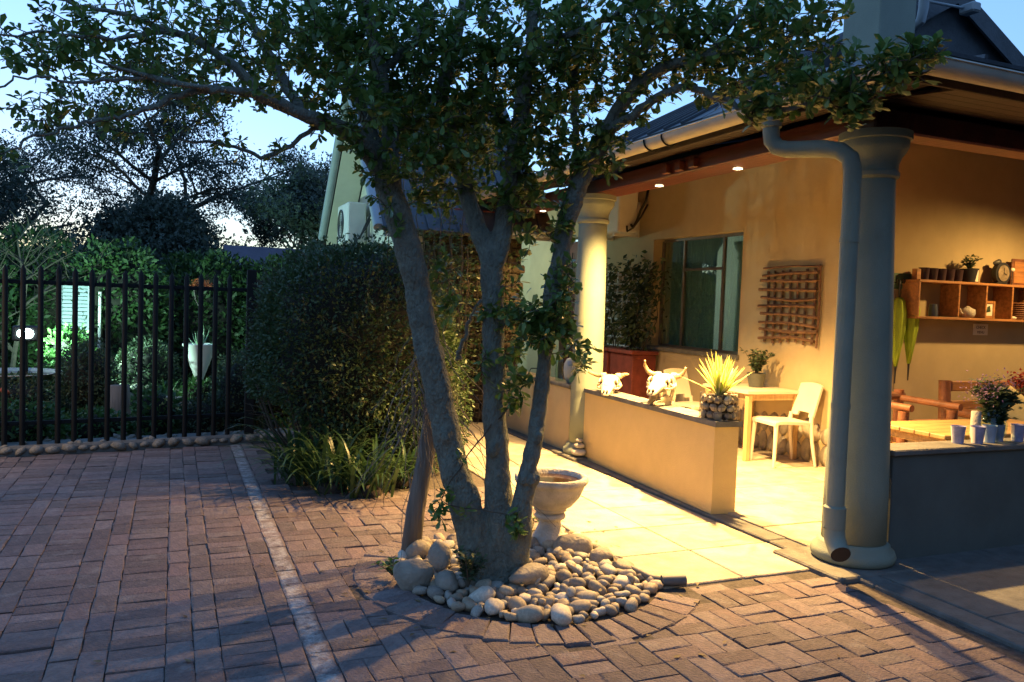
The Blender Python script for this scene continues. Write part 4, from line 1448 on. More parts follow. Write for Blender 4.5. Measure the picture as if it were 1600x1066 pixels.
LP, LD = np.concatenate(LP), unit(np.concatenate(LD))
LS = RNG.uniform(.034, .080, len(LP)) * np.where(LP[:, 0] < .6, .82, 1)
# the 300 leaves that show largest are pieces of their own
cv = np.array([Fv.x, Fv.y, Fv.z]); rel = LP - np.array([0, 0, 1.6]); dep_ = rel @ cv
pxx = 800 + 1260.5 * (rel @ np.array(Rv)) / dep_; pyy = 533 - 1260.5 * (rel @ np.array(Uv)) / dep_
vis = (dep_ > .5) & (pxx > 5) & (pxx < 1595) & (pyy > 5) & (pyy < 1060)
score = np.where(vis, LS / np.maximum(dep_, .5), 0)
top = np.argsort(-score)[:300]
keep = np.ones(len(LP), bool); keep[top] = False
crown = put('crown', np_mesh('crown', *leaves(LP[keep], LD[keep], LS[keep], LEAF_OB, rolljit=.35), M_leaf), tree)
stuff(crown)
lm = np_mesh('leaf', LEAF_OB[0], LEAF_OB[1], M_leaf)
for q in top:
    d = Vector(LD[q]); yv = Vector((0, 0, 1)).cross(d).normalized(); zv = d.cross(yv)
    R3 = Matrix((d, yv, zv)).transposed() @ Matrix.Rotation(RNG.normal(0, .4), 3, 'X')
    o = put('leaf', lm, crown, LP[q].tolist(), R3.to_euler(), (LS[q],) * 3)

# dead stub with trailing roots between the stems, and the leaning pole
hang = MB()
random.seed(31)
for k in range(70):
    p = Vector((1.36 + random.gauss(0, .045), 4.56 + random.gauss(0, .05), random.uniform(.9, 1.50)))
    pts = [p]
    dx, dy = random.gauss(.01, .03), random.gauss(0, .02)
    for i in range(random.randint(5, 10)):
        pts.append(pts[-1] + Vector((dx + random.gauss(0, .02), dy + random.gauss(0, .015), -random.uniform(.05, .09))))
    hang.tube(pts, [.0032 - .0002 * i for i in range(len(pts))], 4, caps=False)
stuff(obj('dead_twigs', hang, M_pole, tree))
pole = thing('leaning_pole', 'bare weathered pole leaning against the left stem of the tree', 'pole', (1.37, 4.80, 0))
obj('shaft', MB().tube([(1.375, 4.78, -.02), (1.40, 4.77, .3), (1.445, 4.745, .62), (1.475, 4.72, .92), (1.485, 4.70, 1.2)], [.062, .058, .056, .052, .048], 12, jit=.06), M_pole, pole, True)

# low sprouts at the foot of the tree
for k, (x, y, z, h, sp, n, s_, lab) in enumerate(((1.50, 4.06, .05, .26, .15, 260, .045, 'dark green bushy sprout at the foot of the trunk'),
                                               (1.17, 4.42, .03, .10, .12, 90, .04, 'small low sprig at the left end of the pebble bed'),
                                               (2.42, 4.95, .02, .14, .12, 90, .045, 'little leafy weed behind the stone bird bath'))):
    t = thing('sprout', lab, 'plant', (x, y, 0), group='sprouts round the pebble bed')
    st, lv = bushy((x, y, z), n, sp, h, s_, LEAF_EL, 50 + k, 10)
    obj('stems', st, M_twig, t)
    put('foliage', np_mesh('foliage', *lv, M_garden if k else M_garden2), t)

# ------------------------------------------------------------------ pebble bed
bd = MB()
n = 48
bd.add([(BX, BY, .0)] + [(BX + bed_r(2 * pi * k / n) * cos(2 * pi * k / n), BY + bed_r(2 * pi * k / n) * sin(2 * pi * k / n), -.008) for k in range(n)],
       [(0, 1 + k, 1 + (k + 1) % n) for k in range(n)])
bed = struct('pebble_bed', bd, M_soil)
random.seed(12)
pms = [MB().stone((0, 0, 0), (1, random.uniform(.62, .85), random.uniform(.5, .68)), 60 + k, (.16, .24, .30)[k % 3], 2).mesh('stone', M_stone, True) for k in range(15)]
placed = []
tries = 0
while len(placed) < 330 and tries < 20000:
    tries += 1
    a, r = random.uniform(0, 2 * pi), math.sqrt(random.random()) * .93
    x, y = BX + r * cos(a), BY + r * sin(a)
    if not in_bed(x, y, -.03) or x > SL_X0 - .03 and y > SL_Y0:
        continue
    if math.hypot(x - 1.74, y - 4.30) < .20 or math.hypot(x - 2.32, y - 4.78) < .13:
        continue
    s_ = random.choice((.042, .048, .054, .06, .066, .074, .082))
    if len(placed) > 90:
        s_ = random.uniform(.034, .052)
    if any(math.hypot(x - p[0], y - p[1]) < (s_ + p[2]) * .66 for p in placed):
        continue
    placed.append((x, y, s_))
for x, y, s_ in placed:
    zz = max(0, .055 - .05 * (math.hypot(x - BX, y - BY) / .85) ** 2) * .3
    put('stone', random.choice(pms), bed, (x, y, zz + s_ * .34), (random.gauss(0, .25), random.gauss(0, .25), random.uniform(0, 2 * pi)), (s_,) * 3)
for k in range(26):                              # smaller ones filling gaps and heaped on top
    a, r = random.uniform(3.6, 6.6), random.uniform(.3, .74)
    x, y = BX + r * cos(a), BY + r * sin(a)
    if x > SL_X0 - .08 and y > SL_Y0 or not in_bed(x, y, -.05):
        continue
    s_ = random.uniform(.028, .045)
    put('stone', random.choice(pms), bed, (x, y, .04 + .02 * random.random()), (random.gauss(0, .4), random.gauss(0, .4), random.uniform(0, 6)), (s_,) * 3)

for k, (c, r, rot, lab) in enumerate((((1.25, 4.26, .075), (.115, .085, .095), -.3, 'large grey boulder at the left tip of the pebble bed'),
                                      ((1.45, 4.42, .10), (.06, .075, .095), .4, 'upright grey stone between the leaning pole and the trunk'),
                                      ((1.855, 4.05, .085), (.13, .07, .06), .35, 'long tan boulder lying in front of the trunk'),
                                      ((2.38, 4.52, .065), (.135, .095, .075), -.2, 'smooth tan boulder in front of the bird bath foot'),
                                      ((1.42, 4.74, .06), (.09, .07, .07), .2, 'pale rough stone behind the leaning pole'),
                                      ((2.47, 4.33, .05), (.085, .065, .055), .5, 'dark boulder at the slab edge of the pebble bed'),
                                      ((1.40, 4.14, .06), (.075, .065, .065), 1.0, 'grey stone between the large boulder and the green sprout'),
                                      ((2.20, 5.02, .09), (.11, .10, .11), .2, 'tall tan boulder behind the trunk beside the bird bath'))):
    b = MB().stone((0, 0, 0), r, 80 + k, .17, 3, Matrix.Rotation(rot, 3, 'Z'))
    o = put('boulder', b.mesh('boulder', M_boulder, True), None, c)
    tag(o, lab, 'boulder', 'boulders round the tree')

# edging hose and drain stub between bed and slabs
hz = thing('drain_pipe', 'grey drain pipe end at the right corner of the pebble bed', 'pipe', (2.66, 3.86, 0))
obj('pipe_run', MB().tube([(2.56, 4.55, .03), (2.555, 4.2, .03), (2.585, 3.95, .03), (2.63, 3.875, .03)], .02, 10), M_rubber, hz, True)
obj('pipe_mouth', MB().tube([(2.62, 3.875, .032), (2.755, 3.835, .036)], .032, 14), M_rubber, hz, angle=40)

# ------------------------------------------------------------------ bird bath
bb = thing('bird_bath', 'carved stone bird bath on a pedestal behind the tree', 'bird bath', (2.34, 4.80, 0))
c = (2.34, 4.80, .01)
obj('bowl', MB().lathe([(.05, .235), (.10, .245), (.155, .275), (.205, .335), (.232, .40), (.238, .425), (.255, .432), (.262, .45), (.258, .475), (.245, .482), (.225, .478), (.215, .455), (.18, .40), (.12, .365), (.0, .36)], 48, c, M=Matrix.Diagonal((.93, .93, .95)), lobes=18, lob=.018), M_cast, bb, True)
obj('water', MB().lathe([(.0, .447), (.214, .447), (.214, .4468)], 32, c, M=Matrix.Diagonal((.93, .93, .95))), M_copper, bb)
obj('pedestal', MB().lathe([(.0, .0), (.15, .0), (.155, .03), (.13, .05), (.105, .075), (.085, .12), (.078, .15), (.085, .175), (.105, .18), (.112, .195), (.105, .212), (.082, .218), (.085, .225), (.115, .235), (.118, .255), (.10, .268), (.06, .27)], 36, c, M=Matrix.Diagonal((.93, .93, .95)), lobes=12, lob=.012), M_cast, bb, True)

# ------------------------------------------------------------------ hedge, strap-leaved clump
hedge = thing('clipped_hedge', 'large dark rounded clipped hedge in front of the gabled house', 'hedge', (1.5, 7.7, 0))


def shell(c, h, n, depth, seed, power=2.6, lump=.12, floor_=0.0):
    """Points and outward directions on a lumpy rounded block; some lie a little inside."""
    r_ = np.random.default_rng(seed)
    u = unit(r_.normal(0, 1, (n * 2, 3)))
    k = (np.sum(np.abs(u) ** power, 1)) ** (-1 / power)
    p = u * k[:, None]
    ln = np.array([noise.noise(Vector((q[0] * 2.1 + seed, q[1] * 2.1, q[2] * 2.1))) + .5 * noise.noise(Vector((q[0] * 5 + seed, q[1] * 5, q[2] * 5))) for q in p])
    p = p * (1 + lump * ln[:, None]) * (1 - depth * r_.random((n * 2, 1)) ** 2)
    P_ = np.array(c) + p * np.array(h)
    ok = P_[:, 2] > floor_
    P_, u = P_[ok][:n], u[ok][:n]
    return P_, u


def lump_core(c, h, seed, power=2.6, lump=.12, k_=.86):  # solid dark lump added inside hedges and shrubs to block light
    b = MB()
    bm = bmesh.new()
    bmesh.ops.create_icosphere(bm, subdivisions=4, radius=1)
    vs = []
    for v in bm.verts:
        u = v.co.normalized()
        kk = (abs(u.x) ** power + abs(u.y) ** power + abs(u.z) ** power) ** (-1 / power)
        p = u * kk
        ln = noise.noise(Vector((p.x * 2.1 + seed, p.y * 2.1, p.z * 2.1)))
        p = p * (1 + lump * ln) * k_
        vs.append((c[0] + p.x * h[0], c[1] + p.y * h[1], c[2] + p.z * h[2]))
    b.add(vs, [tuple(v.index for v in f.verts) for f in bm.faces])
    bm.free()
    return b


hc, hh = (1.60, 7.75, .99), (.92, .98, 1.08)
P_, U_ = shell(hc, hh, 40000, .17, 3, 2.5, .13, .12)
D_ = unit(U_ + RNG.normal(0, .65, U_.shape))
Q_, W_ = shell(hc, (hh[0] * 1.02, hh[1] * 1.02, hh[2] * 1.02), 700, .06, 3, 2.5, .13, .3)
spr = MB()
SP, SD = [], []
for q, u in zip(Q_, W_):                       # loose shoots standing out of the clipped surface
    d = unit(u + RNG.normal(0, .5, 3) + np.array([0, 0, .45])); L = RNG.uniform(.04, .16)
    spr.tube([q - d * .05, q + d * L * .6, q + d * L], .0022, 3, caps=False)
    for t_ in np.arange(.02, L, .018):
        SP.append(q + d * t_); SD.append(unit(d * .5 + RNG.normal(0, .8, 3)))
P_ = np.concatenate([P_, np.array(SP)]); D_ = np.concatenate([D_, np.array(SD)])
ok_ = P_[:, 2] > .12 + .55 * np.clip((1.45 - P_[:, 0]) / .6, 0, 1)
P_, D_ = P_[ok_], D_[ok_]
stuff(obj('shoots', spr, M_twig, hedge))
put('foliage', np_mesh('foliage', *leaves(P_, D_, RNG.uniform(.026, .056, len(P_)), LEAF_EL, rolljit=1.0), M_hedge), hedge)
obj('blocking_core', lump_core((hc[0] + .06, hc[1], hc[2] + .12), hh, 3, 2.5, .13, .83), M_core, hedge, True)
hst = MB()
random.seed(44)
for k in range(60):
    a = random.uniform(0, 2 * pi); r = random.uniform(.2, .75)
    hst.tube([(1.55 + r * .6 * cos(a), 7.75 + r * .6 * sin(a), -.02), (1.55 + r * cos(a), 7.75 + r * sin(a), .35), (1.55 + r * 1.25 * cos(a), 7.75 + r * 1.25 * sin(a), .8)], [.016, .012, .007], 5)
obj('stems', hst, M_twig, hedge)
lowh = thing('clipped_hedge', 'lower dark shrub filling in behind the tree beside the lit floor', 'hedge', (2.35, 7.6, 0))
P_, U_ = shell((2.15, 7.75, .62), (.52, .9, .85), 11000, .25, 9, 2.4, .14, .05)
put('foliage', np_mesh('foliage', *leaves(P_, unit(U_ + RNG.normal(0, .7, U_.shape)), RNG.uniform(.028, .05, len(P_)), LEAF_EL, rolljit=1.0), M_hedge), lowh)
obj('blocking_core', lump_core((2.15, 7.75, .62), (.52, .9, .85), 9, 2.4, .14, .8), M_core, lowh, True)

# creeper trained up wires in front of the gabled house
crp = thing('wall_creeper', 'thin creeper climbing in strands before the pale gable wall', 'climber', (2.5, 9.2, 0))
P_, D_ = [], []
b = MB()
rr = random.Random(61)
for k in range(30):
    x = (2.35 + (k % 8) * .13 if k < 16 else 2.95 + (k % 14) * .085) + rr.gauss(0, .02); yv = 9.45 - (k // 8) * .35 if k < 16 else 9.86
    top_ = rr.uniform(2.3, 3.4) if k < 3 or k > 8 else rr.uniform(2.4, 2.9)
    pts = [Vector((x + rr.gauss(0, .02), yv, z)) for z in np.arange(0, top_, .16)]
    b.tube(pts, .006, 4)
    for p in pts[4:]:
        for q in range(15):
            an = rr.uniform(0, 2 * pi); r = rr.uniform(.02, .14)
            P_.append(p + Vector((cos(an) * r, sin(an) * r, rr.gauss(0, .03))))
            D_.append((cos(an), sin(an), rr.uniform(-.3, .6)))
obj('stems', b, M_twig, crp)
put('foliage', np_mesh('foliage', *leaves(P_, D_, RNG.uniform(.04, .065, len(P_)), LEAF_EL, rolljit=.9), M_hedge), crp)


def blades(c, n, length, width, seed, droop=1.0, spread=.12):
    """Arching strap leaves as bent strips."""
    rr = random.Random(seed)
    V, F = [], []
    for k in range(n):
        a = rr.uniform(0, 2 * pi); L = length * rr.uniform(.6, 1.1); w_ = width * rr.uniform(.7, 1.1)
        el = rr.uniform(.75, 1.45)
        x, y = c[0] + rr.gauss(0, spread), c[1] + rr.gauss(0, spread)
        p = Vector((x, y, c[2])); side = Vector((-sin(a), cos(a), 0))
        o = len(V); n_ = 8
        for i in range(n_ + 1):
            u = i / n_
            ww = w_ * (1 - u) ** .55 * (.6 + .8 * min(1, u * 3)) if i < n_ else .0005
            V += [p - side * ww, p + Vector((0, 0, -.25 * ww)), p + side * ww]
            e_ = el - droop * 1.7 * u * u * rr.uniform(.9, 1.1)
            p = p + Vector((cos(a) * cos(e_), sin(a) * cos(e_), sin(e_))) * (L / n_)
        for i in range(n_):
            for s in (0, 1):
                q = o + i * 3 + s
                F += [(q, q + 1, q + 4), (q, q + 4, q + 3)]
    return np.array([tuple(v) for v in V]), np.array(F)


for k, (x, y, n_, L_, lab) in enumerate(((1.02, 7.02, 75, .85, 'arching strap-leaved clump at the far end of the planted edge'),
                                        (1.22, 6.62, 80, .80, 'tall strap-leaved clump in the middle of the planted edge'),
                                        (1.48, 6.42, 70, .62, 'yellowish strap-leaved clump nearest the leaning pole'),
                                        (1.85, 6.72, 50, .6, 'dim strap-leaved clump behind the leaning pole'))):
    t = thing('strap_leaf_plant', lab, 'plant', (x, y, 0), group='strap-leaved plants below the hedge')
    V_, F_ = blades((x, y, 0), n_, L_, .015, 70 + k, 1.15, .08)
    put('blades', np_mesh('blades', V_, F_, M_blade, True), t)
    obj('root_crown', MB().stone((x, y, .02), (.12, .11, .07), k, .2, 2), M_soil, t, True)

# fallen leaves and grit on the paving and among the pebbles
n = 190
an_, rd_ = RNG.uniform(0, 2 * pi, n), RNG.gamma(2.2, .75, n)
FP = np.stack([BX + rd_ * np.cos(an_), BY + rd_ * np.sin(an_), np.full(n, .008)], 1)
FP = FP[(FP[:, 0] < 3.7) & (FP[:, 1] < 6.3) & (FP[:, 0] > -3) & ((FP[:, 0] < 2.6) | (RNG.random(len(FP)) < .3))]
FP[:, 2] += np.where(np.hypot(FP[:, 0] - BX, FP[:, 1] - BY) < .8, .07, 0)
fl_ = put('fallen_leaves', np_mesh('fallen_leaves', *leaves(FP, np.stack([RNG.normal(0, 1, len(FP)), RNG.normal(0, 1, len(FP)), RNG.normal(0, .08, len(FP))], 1), RNG.uniform(.03, .055, len(FP)), LEAF_OB, rolljit=.15), leafmat('dry_leaf', (.10, .065, .03), (.17, .12, .05), .7, .1)))
stuff(fl_)
# ------------------------------------------------------------------ skulls on the low wall
def skull(label, loc, rot, s, horn_l, horn_r, jaw):
    """Ox skull: nose towards local +x, z up, base at z = 0 when the jaw rests on the wall."""
    t = thing('ox_skull', label, 'skull', loc, 0, 'animal skulls on the low wall', local=True)
    t.rotation_euler = rot
    # stations along the nose axis: x, half width, top z, bottom z, squareness
    st = [(-.17, .045, .015, -.07), (-.155, .085, .045, -.085), (-.12, .10, .062, -.085), (-.07, .105, .065, -.08), (-.02, .112, .058, -.075), (.03, .098, .043, -.07),
          (.07, .074, .028, -.062), (.12, .062, .014, -.058), (.17, .055, .0, -.056), (.21, .048, -.014, -.056), (.235, .040, -.03, -.058), (.245, .028, -.042, -.06)]
    n_ = 28
    vs, fs = [], []
    for i, (x, hw, zt, zb) in enumerate(st):
        cz, hz = (zt + zb) / 2, (zt - zb) / 2
        for k in range(n_):
            a = 2 * pi * k / n_
            cy, sz = cos(a), sin(a)
            q = (abs(cy) ** 2.6 + abs(sz) ** 2.6) ** (-1 / 2.6)
            y, z = hw * cy * q, cz + hz * sz * q
            # eye sockets pushed in, brow ridge pushed out
            for sy in (-1, 1):
                d2 = ((x - .005) / .036) ** 2 + ((z - .012) / .030) ** 2
                if y * sy > 0:
                    y -= sy * .055 * math.exp(-d2 * d2)
                    y += sy * .018 * math.exp(-((math.sqrt(d2) - 1.5) / .45) ** 2)
            # cheek ridge and hollow below
            z -= 0
            y *= 1 - .20 * math.exp(-((z + .045) / .018) ** 2) * math.exp(-((x - .06) / .08) ** 2)
            wob = noise.noise(Vector((x * 22, y * 22, z * 22))) * .004
            vs.append(((x + wob) * s, (y + wob) * s, (z + wob) * s))
    for i in range(len(st) - 1):
        for k in range(n_):
            k2 = (k + 1) % n_
            fs.append((i * n_ + k, (i + 1) * n_ + k, (i + 1) * n_ + k2, i * n_ + k2))
    fs.append(tuple(range(n_))); fs.append(tuple((len(st) - 1) * n_ + k for k in range(n_))[::-1])
    sk = MB().add(vs, fs)
    cr = obj('cranium', sk, M_bone, t, True)
    sd = cr.modifiers.new('smooth', 'SUBSURF'); sd.levels = 1; sd.render_levels = 1
    for sy in (-1, 1):
        a_ = np.linspace(0, 2 * pi, 15)
        obj('eye_rim', MB().tube([((.005 + .040 * cos(a)) * s, sy * (.101 - .012 * sin(a)) * s, (.012 + .034 * sin(a)) * s) for a in a_], .010 * s, 7), M_bone, t, True)
        obj('eye_socket', MB().stone((.006 * s, sy * .070 * s, .012 * s), (.030 * s, .022 * s, .027 * s), 3, .05, 2), M_socket, t, True)
        obj('nose_hole', MB().stone((.226 * s, sy * .017 * s, -.012 * s), (.024 * s, .011 * s, .013 * s), 4, .1, 2), M_socket, t, True)
        obj('cheek_bone', MB().tube([(.09 * s, sy * .068 * s, -.03 * s), (.05 * s, sy * .105 * s, -.035 * s), (-.03 * s, sy * .125 * s, -.03 * s), (-.10 * s, sy * .105 * s, -.02 * s)], [.010 * s, .013 * s, .012 * s, .009 * s], 8), M_bone, t, True)
        b = MB()
        for k in range(6):
            x = .03 + k * .020
            b.box(((x - .008) * s, (sy * (.050 - k * .001) - .010) * s, -.088 * s), ((x + .008) * s, (sy * (.050 - k * .001) + .010) * s, -.055 * s), .003 * s)
        obj('upper_teeth', b, M_teeth, t)
        hp = horn_l if sy > 0 else horn_r
        hp = [(x * s, y * s, z * s) for x, y, z in hp]
        r_ = np.linspace(.030, .008, len(hp)) * s
        obj('horn', MB().tube(smooth_path([(*p, r) for p, r in zip(hp, r_)], 5)[:, :3].tolist(), np.interp(np.linspace(0, 1, (len(hp) - 1) * 5 + 1), np.linspace(0, 1, len(hp)), r_).tolist(), 12, jit=.03), M_horn, t, True)
        obj('horn_core', MB().tube([(hp[0][0], hp[0][1] * .7, hp[0][2]), (hp[0][0] * .6 + hp[1][0] * .4, hp[0][1] * .6 + hp[1][1] * .4, hp[0][2] * .6 + hp[1][2] * .4)], [.036 * s, .031 * s], 12), M_bone, t, True)
        if jaw:
            # lower jaw: curved branch with a tall rear plate
            pr = [(.235, -.135), (.20, -.150), (.12, -.165), (.03, -.185), (-.05, -.205), (-.11, -.185), (-.135, -.13), (-.14, -.06), (-.115, -.035), (-.10, -.075), (-.075, -.05), (-.055, -.06), (-.03, -.115), (.04, -.128), (.12, -.122), (.20, -.115), (.235, -.118)]
            m_ = len(pr)
            vs, fs = [], []
            for side in (0, 1):
                for x, z in pr:
                    yy = sy * (.018 + .062 * min(1, max(0, (.24 - x) / .30)) ** .8 + (.012 if side else 0))
                    vs.append((x * s, yy * s, z * s))
            fs = [(k, (k + 1) % m_, m_ + (k + 1) % m_, m_ + k) for k in range(m_)]
            fs += [tuple(range(m_))[::-1], tuple(range(m_, 2 * m_))]
            if sy < 0:
                fs = [q[::-1] for q in fs]
            obj('lower_jaw', MB().add(vs, fs), M_bone, t)
            b = MB()
            for k in range(6):
                x = .02 + k * .022
                yy = sy * (.024 + .062 * ((.24 - x) / .30) ** .8)
                b.box(((x - .009) * s, (yy - .008) * s, -.132 * s), ((x + .009) * s, (yy + .008) * s, -.100 * s), .003 * s)
            obj('lower_teeth', b, M_teeth, t)
    return t


skull('big horned ox skull with its lower jaw in the middle of the lit wall', (4.0, 6.07, .742 + .198), (0, radians(10), radians(216)), 1.0,
      [(-.14, .08, .03), (-.15, .13, .04), (-.15, .165, .075), (-.145, .185, .12)],
      [(-.14, -.08, .03), (-.15, -.13, .035), (-.15, -.175, .06), (-.14, -.20, .115), (-.115, -.19, .165)], True)
skull('smaller horned skull without jaw at the column end of the lit wall', (4.02, 7.02, .742 + .095), (0, radians(14), radians(232)), .95,
      [(-.14, .08, .03), (-.15, .15, .055), (-.15, .19, .06)],
      [(-.14, -.08, .03), (-.15, -.16, .035), (-.15, -.23, .06), (-.14, -.275, .12)], False)

# ------------------------------------------------------------------ stone-filled pot with variegated leaves
gp = thing('stone_basket_planter', 'round wire basket of stones with a spiky yellow-edged plant on the wall end', 'planter', (4.01, 5.24, .742))
random.seed(9)
gm = [MB().stone((0, 0, 0), (1, .55, .8), 30 + k, .2, 1).mesh('stone', M_stone, True) for k in range(6)]
R_p = .125
for r in range(3):
    for k in range(11):
        a = 2 * pi * (k + .5 * (r % 2)) / 11 + random.gauss(0, .06)
        o = put('stone', random.choice(gm), gp, (4.01 + R_p * cos(a), 5.24 + R_p * sin(a), .778 + r * .062), (random.gauss(0, .3), random.gauss(0, .6), a + pi / 2), (random.uniform(.036, .05), .04, random.uniform(.034, .046)))
b = MB()
for z in (.748, .80, .85, .90, .945):
    b.tube([(4.01 + .15 * cos(a), 5.24 + .15 * sin(a), z) for a in np.linspace(0, 2 * pi, 25)], .0022, 4, caps=False)
for k in range(18):
    a = 2 * pi * k / 18
    b.tube([(4.01 + .15 * cos(a), 5.24 + .15 * sin(a), .745), (4.01 + .15 * cos(a), 5.24 + .15 * sin(a), .948)], .0022, 4)
obj('wire_basket', b, M_wire, gp)
obj('potting_soil', MB().lathe([(.0, .745), (.11, .745), (.11, .93), (.0, .935)], 20, (4.01, 5.24, 0)), M_soil, gp)
yu = thing('spiky_plant', 'fan of stiff yellow-green leaves with cream edges rising from the stone basket', 'plant', (4.01, 5.24, .935))
for k in range(46):
    a = random.uniform(0, 2 * pi); el = random.uniform(.5, 1.5) if k > 10 else random.uniform(1.1, 1.55)
    L_ = random.uniform(.26, .38); w_ = random.uniform(.014, .021)
    d = Vector((cos(a) * cos(el), sin(a) * cos(el), sin(el))); sd = Vector((-sin(a), cos(a), 0)); nn = d.cross(sd)
    p0 = Vector((4.01, 5.24, .93)) + Vector((cos(a), sin(a), 0)) * .02
    V, Fm, Fe = [], [], []
    for i, u in enumerate((0, .2, .45, .7, .88, 1)):
        ww = w_ * (.7, 1, 1.05, .8, .45, .02)[i]
        c_ = p0 + d * (L_ * u) + Vector((0, 0, -.05 * L_ * u * u * cos(el) * 2))
        V += [c_ - sd * ww + nn * ww * .35, c_ - sd * ww * .5, c_ + sd * ww * .5, c_ + sd * ww + nn * ww * .35]
    for i in range(5):
        q = i * 4
        Fe += [(q, q + 1, q + 5, q + 4), (q + 2, q + 3, q + 7, q + 6)]; Fm.append((q + 1, q + 2, q + 6, q + 5))
    me = MB().add(V, Fm + Fe).mesh('blade', M_yucca)
    me.materials.append(M_yuccaedge)
    for i, p in enumerate(me.polygons):
        p.material_index = 0 if i < 5 else 1
    put('blade', me, yu)
# two white pebbles fallen beside it
for k, (x, y) in enumerate(((3.93, 5.10), (3.97, 5.085))):
    o = put('loose_pebble', pms[k], None, (x, y, .742 + .007), (0, 0, k), (.016, .014, .012))
    tag(o, ('small white pebble left of the pair before the stone basket', 'small white pebble right of the pair before the stone basket')[k], 'pebble', 'loose pebbles on the wall end')
# little stacked stones by the far column foot
ck = MB()
t = thing('stone_cairn', 'three rounded stones stacked at the foot of the second column', 'cairn', (3.88, 7.36, .035))
for k, (z, r) in enumerate(((.052, .085), (.12, .06), (.175, .04))):
    obj('stone', MB().stone((3.90, 7.37, z + .03), (r, r, r * .5), 90 + k, .08, 2), M_cast, t, True)

# ------------------------------------------------------------------ veranda round the corner: shelf and what stands on it
SY0, SY1 = 5.82, 6.045
sf = thing('wall_shelf', 'long honey-coloured wooden box shelf on the ochre wall', 'shelf', (7.9, 6.0, 1.6))
obj('top_board', MB().box((6.80, SY0, 1.955), (9.3, SY1, 1.980), .003), M_orange, sf)
obj('bottom_board', MB().box((6.80, SY0, 1.590), (9.3, SY1, 1.615), .003), M_orange, sf)
for x in (6.80, 7.36, 7.76, 8.155, 8.56, 8.97):
    obj('divider', MB().box((x, SY0 + .003, 1.617), (x + .022, SY1, 1.953), .003), M_orange, sf)
for k, x in enumerate((6.98, 7.10, 7.22, 7.34, 7.46)):
    o = MB()
    o.lathe([(.0, 1.981), (.042, 1.981), (.052, 2.10), (.054, 2.105), (.048, 2.105), (.04, 2.0), (.0, 1.995)], 16, (x, 5.93, 0))
    t = thing('dark_tin', ('dark tin at the left end of the shelf top', 'second dark tin from the left on the shelf top', 'middle dark tin of five on the shelf top', 'fourth dark tin on the shelf top', 'dark tin next to the potted plant on the shelf top')[k], 'tin', (x, 5.93, 1.98), group='dark tins on the shelf')
    obj('tin_body', o, mat('tin_%s' % 'abcde'[k], (.055, .028, .03), .4, .2, 12), t, angle=40)
t = thing('photo_block', 'narrow wooden block at the very left of the shelf top', 'ornament', (6.88, 5.93, 1.98))
obj('block_body', MB().box((6.845, 5.90, 1.981), (6.905, 5.96, 2.09), .004), M_orange, t)
t = thing('shelf_plant', 'dark green plant in a black pot on the shelf top', 'potted plant', (7.62, 5.93, 1.98))
obj('pot', MB().lathe([(.0, 1.981), (.06, 1.981), (.085, 2.12), (.08, 2.125), (.0, 2.11)], 18, (7.62, 5.93, 0)), M_dark, t, angle=40)
st, lv = bushy((7.62, 5.93, 2.1), 120, .12, .19, .05, LEAF_EL, 5, 12)
obj('stems', st, M_twig, t)
put('foliage', np_mesh('foliage', *lv, M_garden2), t)
t = thing('small_picture', 'small dark framed picture behind the potted plant', 'picture', (7.80, 5.97, 1.98))
obj('frame_body', MB().box((7.74, 5.985, 1.981), (7.85, 6.0, 2.14), .004), M_dark, t)
obj('picture_face', MB().box((7.757, 5.980, 2.0), (7.833, 5.9848, 2.12)), M_paper, t)
t = thing('mantel_clock', 'round dark mantel clock on the shelf top', 'clock', (8.10, 5.93, 1.98))
ring = MB().lathe([(.0, -.035), (.10, -.035), (.115, -.02), (.115, .03), (.0, .03)], 28, (8.10, 5.93, 2.10), M=Matrix.Rotation(pi / 2, 3, 'X'))
ring.box((8.02, 5.90, 1.981), (8.18, 5.97, 2.0), .004)
ring.stone((8.06, 5.94, 2.21), (.05, .025, .035), 2, .3, 2)
obj('clock_case', ring, M_dark, t, angle=40)
obj('dial', MB().lathe([(.0, .0), (.085, .0), (.085, .003), (.0, .003)], 28, (8.10, 5.8955, 2.10), M=Matrix.Rotation(pi / 2, 3, 'X')), mat('clock_dial', (.25, .2, .14), .3, .3, 14), t)
b = MB()
b.tube([(8.10, 5.889, 2.10), (8.10, 5.889, 2.16)], .003, 4); b.tube([(8.10, 5.888, 2.10), (8.14, 5.888, 2.085)], .003, 4)
obj('hand', b, M_ink, t)
t = thing('standing_picture', 'brown framed picture at the right of the shelf top', 'picture', (8.45, 5.96, 1.98))
obj('frame_body', MB().box((8.33, 5.97, 1.981), (8.56, 5.99, 2.27), .006), M_log, t)
obj('picture_face', MB().box((8.36, 5.965, 2.01), (8.53, 5.9695, 2.24)), M_orange, t)
t = thing('ornament_flower', 'tiny white-topped ornament between clock and picture', 'ornament', (8.27, 5.92, 1.98))
obj('stem', MB().tube([(8.27, 5.92, 1.981), (8.27, 5.92, 2.13)], .006, 6), M_dark, t)
obj('head', MB().stone((8.27, 5.92, 2.145), (.025, .02, .02), 1, .2, 2), M_paper, t, True)
